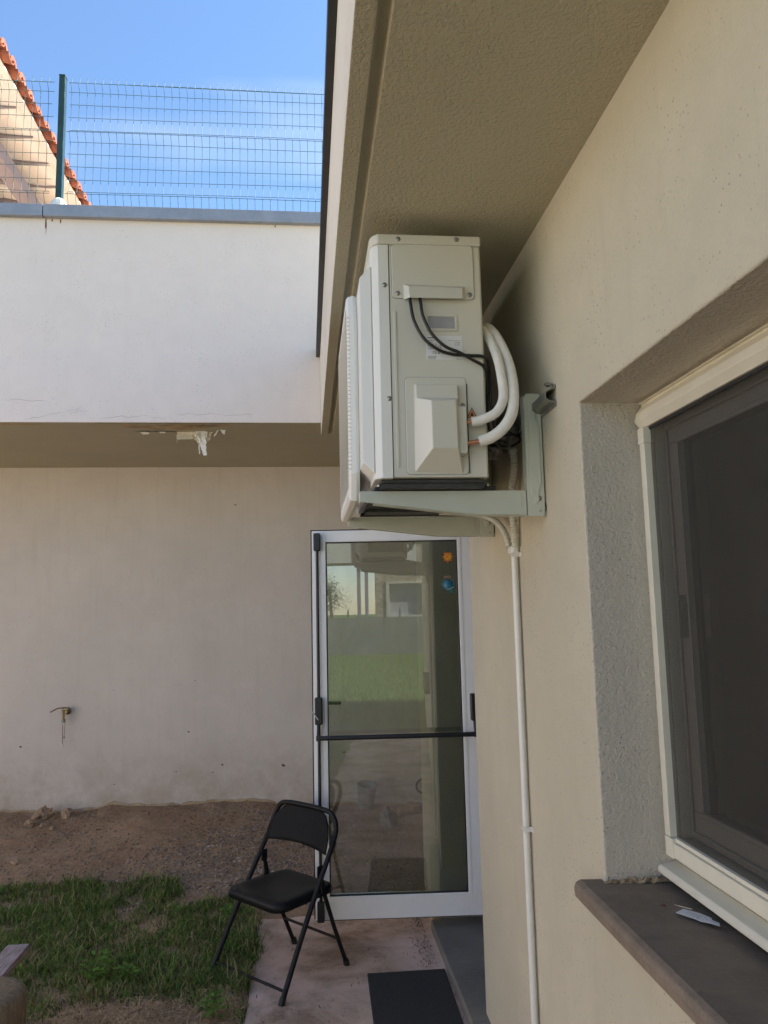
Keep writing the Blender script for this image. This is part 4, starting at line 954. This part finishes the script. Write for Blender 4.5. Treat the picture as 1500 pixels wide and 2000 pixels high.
# ------------------------------------------------------------------ bucket, rocks, pipe end behind the door
bk_ = thing('metal_bucket', (.465, 6.60, -1.625), 'dull grey metal bucket standing against the back wall seen through the door', 'bucket')
bk_.rotation_euler = (R(10), R(4), 0)
build(MB().lathe((0, 0, 0), [(0, .0), (.062, 0), (.064, .004), (.078, .19), (.084, .198), (.080, .203), (.074, .195), (.060, .012), (0, .01)], 28), 'body', 'bucket_metal', bk_, local=True)
build(MB().tube([(.082 * math.cos(R(a)), -.03 * math.sin(R(a)) - .01, .19 - .08 * math.sin(R(a))) for a in range(0, 181, 12)], .0025, 6), 'handle', 'steel', bk_, local=True)
def rock(x, y, z, s, label, seed, mt='rock', rr=(1, 1, .7), cat='rock', grp='loose rocks by the back wall'):
    m = MB(); blob(m, (0, 0, 0), s, rr, 7, .42, seed); m.sm = [False] * len(m.f)
    o_ = build(m, 'rock', mt, local=True); o_.location = (x, y, z); o_.rotation_euler = (0, 0, seed); tag(o_, label, cat, grp)
gh = ground_h
rock(-2.10, 6.58, gh(-2.1, 6.58) + .02, .085, 'broad dark brown rock against the back wall below the tap', 1.2, rr=(1.1, .7, .7))
rock(-1.915, 6.60, gh(-1.91, 6.6) + .015, .065, 'squarish brown rock by the wall right of the broad dark one', 2.1, rr=(1, .8, .8))
rock(-2.13, 6.38, gh(-2.13, 6.38) + .012, .042, 'small pale tan rock just below the broad dark rock', 3.7)
rock(-2.03, 6.38, gh(-2.03, 6.38) + .01, .028, 'little cream pebble between the small tan rock and the squarish rock', 4.4)
rock(-1.95, 6.33, gh(-1.95, 6.33) + .008, .022, 'smallest pebble in front of the squarish brown rock', 5.2)
rock(-2.47, 6.1, gh(-2.47, 6.1) + .012, .055, 'flat tan rock half buried at the far left edge', 6.1, rr=(1.3, .8, .35))
rock(-2.0, 5.75, gh(-2.0, 5.75) + .01, .035, 'small flat tan stone alone on the gravel slope', 7.7, rr=(1.1, .9, .5))
rock(.60, 6.15, gh(.6, 6.15) + .03, .085, 'upright grey stone chunk in front of the metal bucket', 8.8, 'rock_grey', (.75, .6, 1.25), grp=None)
rock(.82, 6.45, gh(.82, 6.45) + .02, .10, 'dark rubble lump right of the upright grey stone', 9.9, 'rock', (1.4, .8, .6), grp=None)
pe = MB().tube([(.965 + .055 * math.cos(R(a)), YW - .03, -1.50 + .055 * math.sin(R(a))) for a in range(0, 361, 15)], .008, 8)
tag(build(pe, 'pipe_collar', 'cable_black', org=(.965, YW, -1.5)), 'dark round pipe collar on the back wall beside the rubble', 'pipe')

# ------------------------------------------------------------------ grass, weeds, gravel
def colattr(me_, cols):
    a = me_.color_attributes.new('col', 'FLOAT_COLOR', 'POINT'); a.data.foreach_set('color', np.asarray(cols, dtype=np.float32).ravel())
def in_grass(x, y):
    if y < 5.0 and x > -.27 + .05 * fbm(x, y, 5): return 0
    lim = np.interp(x, [-3.5, -2.2, -1.6, -1.15, -.85, -.70, -.5, -.30], [5.6, 5.50, 5.33, 5.36, 5.34, 4.97, 4.95, 4.80])
    lim += .10 * fbm(x, y, 3)
    if y > lim: return 0
    d = .80 + .8 * fbm(x, y, 1.7) + .9 * fbm(x, y, 6)
    # worn straw patch near the viewer
    q = ((x + .82) / .48) ** 2 + ((y - 3.55) / .28) ** 2
    if q < 1.3: d -= 1.1 * (1.3 - q)
    return max(.10, min(1.2, d))
def blades(N_, area, dens, hgt, wid, seedcol, name, mat, zf=gh):
    V, F, C = [], [], []; x0, x1, y0, y1 = area; cnt = 0
    while cnt < N_:
        x = random.uniform(x0, x1); y = random.uniform(y0, y1); d = dens(x, y)
        if d <= 0 or random.random() > d: cnt += .25; continue
        cnt += 1
        z = zf(x, y) - .004; h = hgt * random.uniform(.35, 1.15) * (.5 + .6 * min(d, 1)) * (2.1 if random.random() < .02 else 1); a = random.uniform(0, 2 * math.pi); lean = random.uniform(.1, 1.1) * h
        dx, dy = math.cos(a), math.sin(a); px, py = -dy, dx; w_ = wid * random.uniform(.6, 1.3)
        b = len(V); tw = random.uniform(-.4, .4)
        for t, ww in ((0, 1), (.45, .9), (.8, .55)):
            xx = x + dx * lean * t * t; yy = y + dy * lean * t * t; zz_ = z + h * (t - .25 * t * t)
            V.append((xx - px * w_ * ww, yy - py * w_ * ww, zz_)); V.append((xx + px * w_ * ww, yy + py * w_ * ww, zz_ + tw * w_))
        V.append((x + dx * lean, y + dy * lean, z + h * .75))
        F += [(b, b + 1, b + 3, b + 2), (b + 2, b + 3, b + 5, b + 4), (b + 4, b + 5, b + 6)]
        c_ = seedcol(x, y, d); C += [(*c_, 1)] * 7
    me_ = bpy.data.meshes.new(name); me_.from_pydata(V, [], F); colattr(me_, C); me_.materials.append(MATS[mat])
    me_.polygons.foreach_set('use_smooth', [True] * len(F))
    o_ = bpy.data.objects.new(name, me_); col.objects.link(o_); return o_
def gcol(x, y, d):
    k = random.random(); v_ = random.uniform(.35, 1.6); k -= .35 * max(0, fbm(x, y, 4))
    if d < .14 or k < .12: return (.34 * v_, .27 * v_, .15 * v_)
    if k < .38: return (.28 * v_, .28 * v_, .11 * v_)
    return (.13 * v_, .225 * v_, .045 * v_)
tag(blades(80000, (-2.9, -.22, 3.0, 5.7), in_grass, .060, .0026, gcol, 'grass', 'grass_blades'), kind='stuff')
def tuft(x, y):
    q = ((x - .5) / .35) ** 2 + ((y - 4.85) / .13) ** 2; return max(0, 1 - q)
def tuft2(x, y): return max(0, 1 - ((x + 1.565) / .07) ** 2 - ((y - 5.87) / .06) ** 2) + max(0, 1 - ((x + 1.40) / .05) ** 2 - ((y - 5.47) / .04) ** 2) + .7 * max(0, 1 - ((x + .38) / .3) ** 2 - ((y - 4.84) / .06) ** 2)
tag(blades(9000, (-.1, .72, 4.7, 5.05), tuft, .07, .002, gcol, 'grass', 'grass_blades'), kind='stuff')
tag(blades(2600, (-1.7, 0, 4.75, 6.0), tuft2, .04, .002, gcol, 'grass', 'grass_blades'), kind='stuff')
# straw litter lying flat
V, F, C = [], [], []
for i in range(4600):
    if i < 4000: x = random.gauss(-.82, .35); y = random.gauss(3.55, .22)
    elif i < 4300: x = .62 - abs(random.gauss(0, .05)); y = random.uniform(3.95, 4.7)
    else: x = random.uniform(-.25, .65); y = random.uniform(3.0, 4.6)
    if i < 4000 and x > -.28: continue
    z = (gh(x, y) + .012) if x < -.28 else G + .008; a = random.uniform(0, 6.28); l = random.uniform(.01, .045) * (1 if i < 4000 else .4 if i < 4300 else .25); w_ = random.uniform(.0008, .002)
    dx, dy = math.cos(a) * l / 2, math.sin(a) * l / 2; px, py = -math.sin(a) * w_, math.cos(a) * w_; b = len(V); dz = random.uniform(-.002, .010)
    V += [(x - dx - px, y - dy - py, z), (x - dx + px, y - dy + py, z), (x + dx + px, y + dy + py, z + dz), (x + dx - px, y + dy - py, z + dz)]; F.append((b, b + 1, b + 2, b + 3))
    k = random.uniform(.4, 1.2); c_ = (.46 * k, .33 * k, .20 * k, 1) if i < 4000 else (.13 * k, .10 * k, .07 * k, 1); C += [c_] * 4
me_ = bpy.data.meshes.new('straw_litter'); me_.from_pydata(V, [], F); colattr(me_, C); me_.materials.append(MATS['gravel_stones'])
o_ = bpy.data.objects.new('straw_litter', me_); col.objects.link(o_); tag(o_, kind='stuff')
# broad-leaved weeds, each a plant
def weed(x, y, n, hh, label, seed):
    rs_ = random.Random(seed); V, F, C = [], [], []
    for i in range(n):
        a = rs_.uniform(0, 6.28); l = rs_.uniform(.3, 1) * hh * .9; hz = rs_.uniform(.25, 1) * hh
        bx_, by_ = l * math.cos(a) * .5, l * math.sin(a) * .5; dx, dy = math.cos(a), math.sin(a); s2 = rs_.uniform(.012, .026)
        px, py = -dy * s2 * .55, dx * s2 * .55; b = len(V); up_z = rs_.uniform(-.3, .5)
        # stem sliver + leaf
        V += [(0, 0, 0), (.001, .001, 0), (bx_, by_, hz), (bx_ + dx * s2 * .6 + px, by_ + dy * s2 * .6 + py, hz + s2 * up_z * .5 + .003), (bx_ + dx * s2 * 1.6, by_ + dy * s2 * 1.6, hz + s2 * up_z), (bx_ + dx * s2 * .6 - px, by_ + dy * s2 * .6 - py, hz + s2 * up_z * .5 + .003)]
        F += [(b, b + 1, b + 2), (b + 2, b + 3, b + 4, b + 5)]; k = rs_.uniform(.7, 1.4); C += [(.14 * k, .27 * k, .05 * k, 1)] * 6
    me_ = bpy.data.meshes.new('weed'); me_.from_pydata(V, [], F); colattr(me_, C); me_.materials.append(MATS['grass_blades'])
    o_ = bpy.data.objects.new('weed', me_); col.objects.link(o_); o_.location = (x, y, gh(x, y)); tag(o_, label, 'weed', 'leafy weeds in the grass')
weed(-1.02, 4.03, 60, .13, 'tallest leafy weed with bright green leaves in the middle of the grass', 1)
weed(-.86, 4.0, 34, .08, 'low broad-leaved weed right of the tallest one in the grass', 2)
weed(-.42, 3.62, 46, .09, 'leafy weed at the grass edge beside the path near the chair foot', 3)
weed(-2.12, 5.0, 46, .09, 'dark leafy weed at the far left of the grass', 4)
weed(-.48, 4.75, 24, .05, 'low weed at the back corner of the grass behind the chair', 5)
# gravel
V, F, C = [], [], []
base = [(0, 0, 1), (1, 0, 0), (0, 1, 0), (-1, 0, 0), (0, -1, 0), (0, 0, -1)]; fcs = [(0, 1, 2), (0, 2, 3), (0, 3, 4), (0, 4, 1), (5, 2, 1), (5, 3, 2), (5, 4, 3), (5, 1, 4)]
cnt = 0
while cnt < 24000:
    x = random.uniform(-3, 1.2); y = random.uniform(4.78, YW - .03)
    if x > -.3 and y < 4.85: continue
    dn = .45 + .8 * fbm(x, y, 1.3); peak = math.exp(-((x + .35) / .7) ** 2 - ((y - 5.65) / .6) ** 2)
    if random.random() > max(.12, dn * .5 + peak): continue
    cnt += 1
    s_ = random.choice((.003, .0035, .004, .005, .005, .006, .007, .010)) * random.uniform(.8, 1.3) * (1.15 if peak > .4 else 1)
    z = gh(x, y) + s_ * .25; a = random.uniform(0, 6.28); ca, sa = math.cos(a), math.sin(a); b = len(V)
    for q in base:
        qx, qy, qz = q[0] * random.uniform(.6, 1.4), q[1] * random.uniform(.6, 1.3) + random.uniform(-.3, .3), q[2] * random.uniform(.4, .8)
        V.append((x + s_ * (qx * ca - qy * sa), y + s_ * (qx * sa + qy * ca), z + s_ * qz))
    F += [tuple(i + b for i in t_) for t_ in fcs]
    k = random.uniform(.4, 1.15); wm = random.random(); c_ = (.34 * k, (.25 + .03 * wm) * k, (.175 + .06 * wm) * k, 1)
    if random.random() < .012: c_ = (.5, .46, .40, 1)
    C += [c_] * 6
me_ = bpy.data.meshes.new('gravel'); me_.from_pydata(V, [], F); colattr(me_, C); me_.materials.append(MATS['gravel_stones'])
o_ = bpy.data.objects.new('gravel', me_); col.objects.link(o_); tag(o_, kind='stuff')

# ------------------------------------------------------------------ the garden behind the viewer (seen mirrored in the door glass)
sfn = thing('screened_fence', (0, -21, G), 'low fence covered with dark green screen cloth across the lawn, mirrored in the door', 'fence')
build(MB().box(-14, 14, -21.05, -21.03, G + .05, -.28), 'screen_cloth', 'screen_fabric', sfn)
for x in range(-14, 15, 2): build(MB().cyl((x, -21.09, G), (x, -21.09, .02), .03, seg=8), 'post', 'fence_post', sfn)
shs = thing('stone_house', (4.6, -26, G), 'rubble stone house with grey shuttered window behind the screened fence, mirrored in the door', 'house')
sh_ = holed(0, 0, [], [], []) if False else MB()
H0, H1 = -1.2, 9
for x0, x1, z0, z1 in ((H0, -.65, G - .2, 4.2), (-.65, 1.0, 1.25, 4.2), (-.65, 1.0, G - .2, -.35), (1.0, 2.0, G - .2, 4.2), (2.0, 2.8, 1.05, 4.2), (2.8, H1, G - .2, 4.2)): sh_.box(x0, x1, -26.4, -26, z0, z1)
build(sh_, 'wall', 'rubble_stone', shs)
build(MB().box(H0, H1, -32, -26.41, G - .2, 4.1), 'rear_wing', 'rubble_stone', shs)
build(MB().box(-.55, .90, -26.2, -26.15, -.25, 1.15), 'shutter', 'shutter', shs)
fr_ = MB()
for x0, x1, z0, z1 in ((-.7, -.55, -.35, 1.25), (.90, 1.05, -.35, 1.25), (-.55, .90, 1.15, 1.25), (-.55, .90, -.35, -.25)): fr_.box(x0, x1, -26.22, -25.95, z0, z1)
build(fr_, 'window_frame', 'canopy_white', shs)
build(MB().box(2.02, 2.78, -26.2, -26.1, G, 1.03), 'side_door', 'canopy_white', shs)
pcn = thing('porch_canopy', (0, -22.7, G), 'pale flat porch canopy on posts in front of the stone house, mirrored in the door', 'canopy')
build(MB().box(-7, .7, -25.0, -23.0, 1.95, 3.3), 'roof_slab', 'canopy_white', pcn)
for x in (-1.72, -1.40, -6.8): build(MB().box(x - .07, x + .07, -23.3, -23.1, G, 1.949), 'post', 'beam_paint', pcn)
def tree(x, y, z0, h, r_, n, label, seed):
    rs_ = random.Random(seed); t_ = thing('garden_tree', (x, y, z0), label, 'tree')
    m = MB().tube([(x, y, z0), (x + .05, y, z0 + h * .4), (x, y, z0 + h * .75)], [.10, .07, .03], 8)
    tips = []
    for i in range(9):
        a = rs_.uniform(0, 6.28); l = rs_.uniform(.4, .9) * r_; zz_ = z0 + h * rs_.uniform(.35, .7); e = (x + l * math.cos(a), y + l * math.sin(a), zz_ + rs_.uniform(.2, .5) * r_); tips.append(e)
        m.tube([(x, y, zz_), e], [.03, .01], 6)
    build(m, 'trunk', 'bark_brown', t_)
    V, F, C = [], [], []
    for i in range(n):
        c_ = rs_.choice(tips); p_ = [c_[q] + rs_.gauss(0, .22 * r_) for q in range(3)]; s2 = rs_.uniform(.015, .04); b = len(V)
        for q in range(4): V.append(tuple(p_[k2] + rs_.uniform(-s2, s2) for k2 in range(3)))
        F.append((b, b + 1, b + 2, b + 3)); k = rs_.uniform(.6, 1.5); C += [(.06 * k, .10 * k, .025 * k, 1)] * 4
    me_ = bpy.data.meshes.new('crown'); me_.from_pydata([tuple(Vector(v_) - Vector((x, y, z0))) for v_ in V], [], F); colattr(me_, C); me_.materials.append(MATS['grass_blades'])
    o_ = bpy.data.objects.new('crown', me_); col.objects.link(o_); o_.parent = t_
tree(-2.95, -23.5, G, 3.5, .95, 4200, 'small loose tree behind the screened fence, mirrored at the left of the door glass', 3)
tree(-5.0, -24, G, 3.0, 1.6, 3000, 'bushy tree behind the screened fence, left of the small loose tree', 4)
lawn_d = lambda x, y: .8
def lcol(x, y, d):
    v_ = random.uniform(.7, 1.5); return (.10 * v_, .17 * v_, .04 * v_) if random.random() < .7 else (.17 * v_, .19 * v_, .07 * v_)
tag(blades(45000, (-3.2, 3.5, -20.5, -3.5), lawn_d, .12, .006, lcol, 'lawn_grass', 'grass_blades', zf=lambda x, y: G - .01), kind='stuff')

gw = thing('bounce_wall', (-5.6, -4, G), 'tall pale wall added outside the view on the left to bounce sunlight onto the shaded walls', 'wall')  # unseen wall added as a sunlight reflector for the shaded facades
build(MB().box(-5.9, -5.6, -16, 5.0, G - .2, 1.3), 'bounce_panel', 'rear_upper_plaster', gw)
build(MB().box(-5.95, -5.55, -16.05, 5.0, 1.302, 1.36), 'bounce_capping', 'foundation', gw)
# ------------------------------------------------------------------ lift everything so the ground lies at z = 0
for o in col.objects:
    if o.parent is None and o.type in ('MESH', 'EMPTY'): o.location.z += EYE
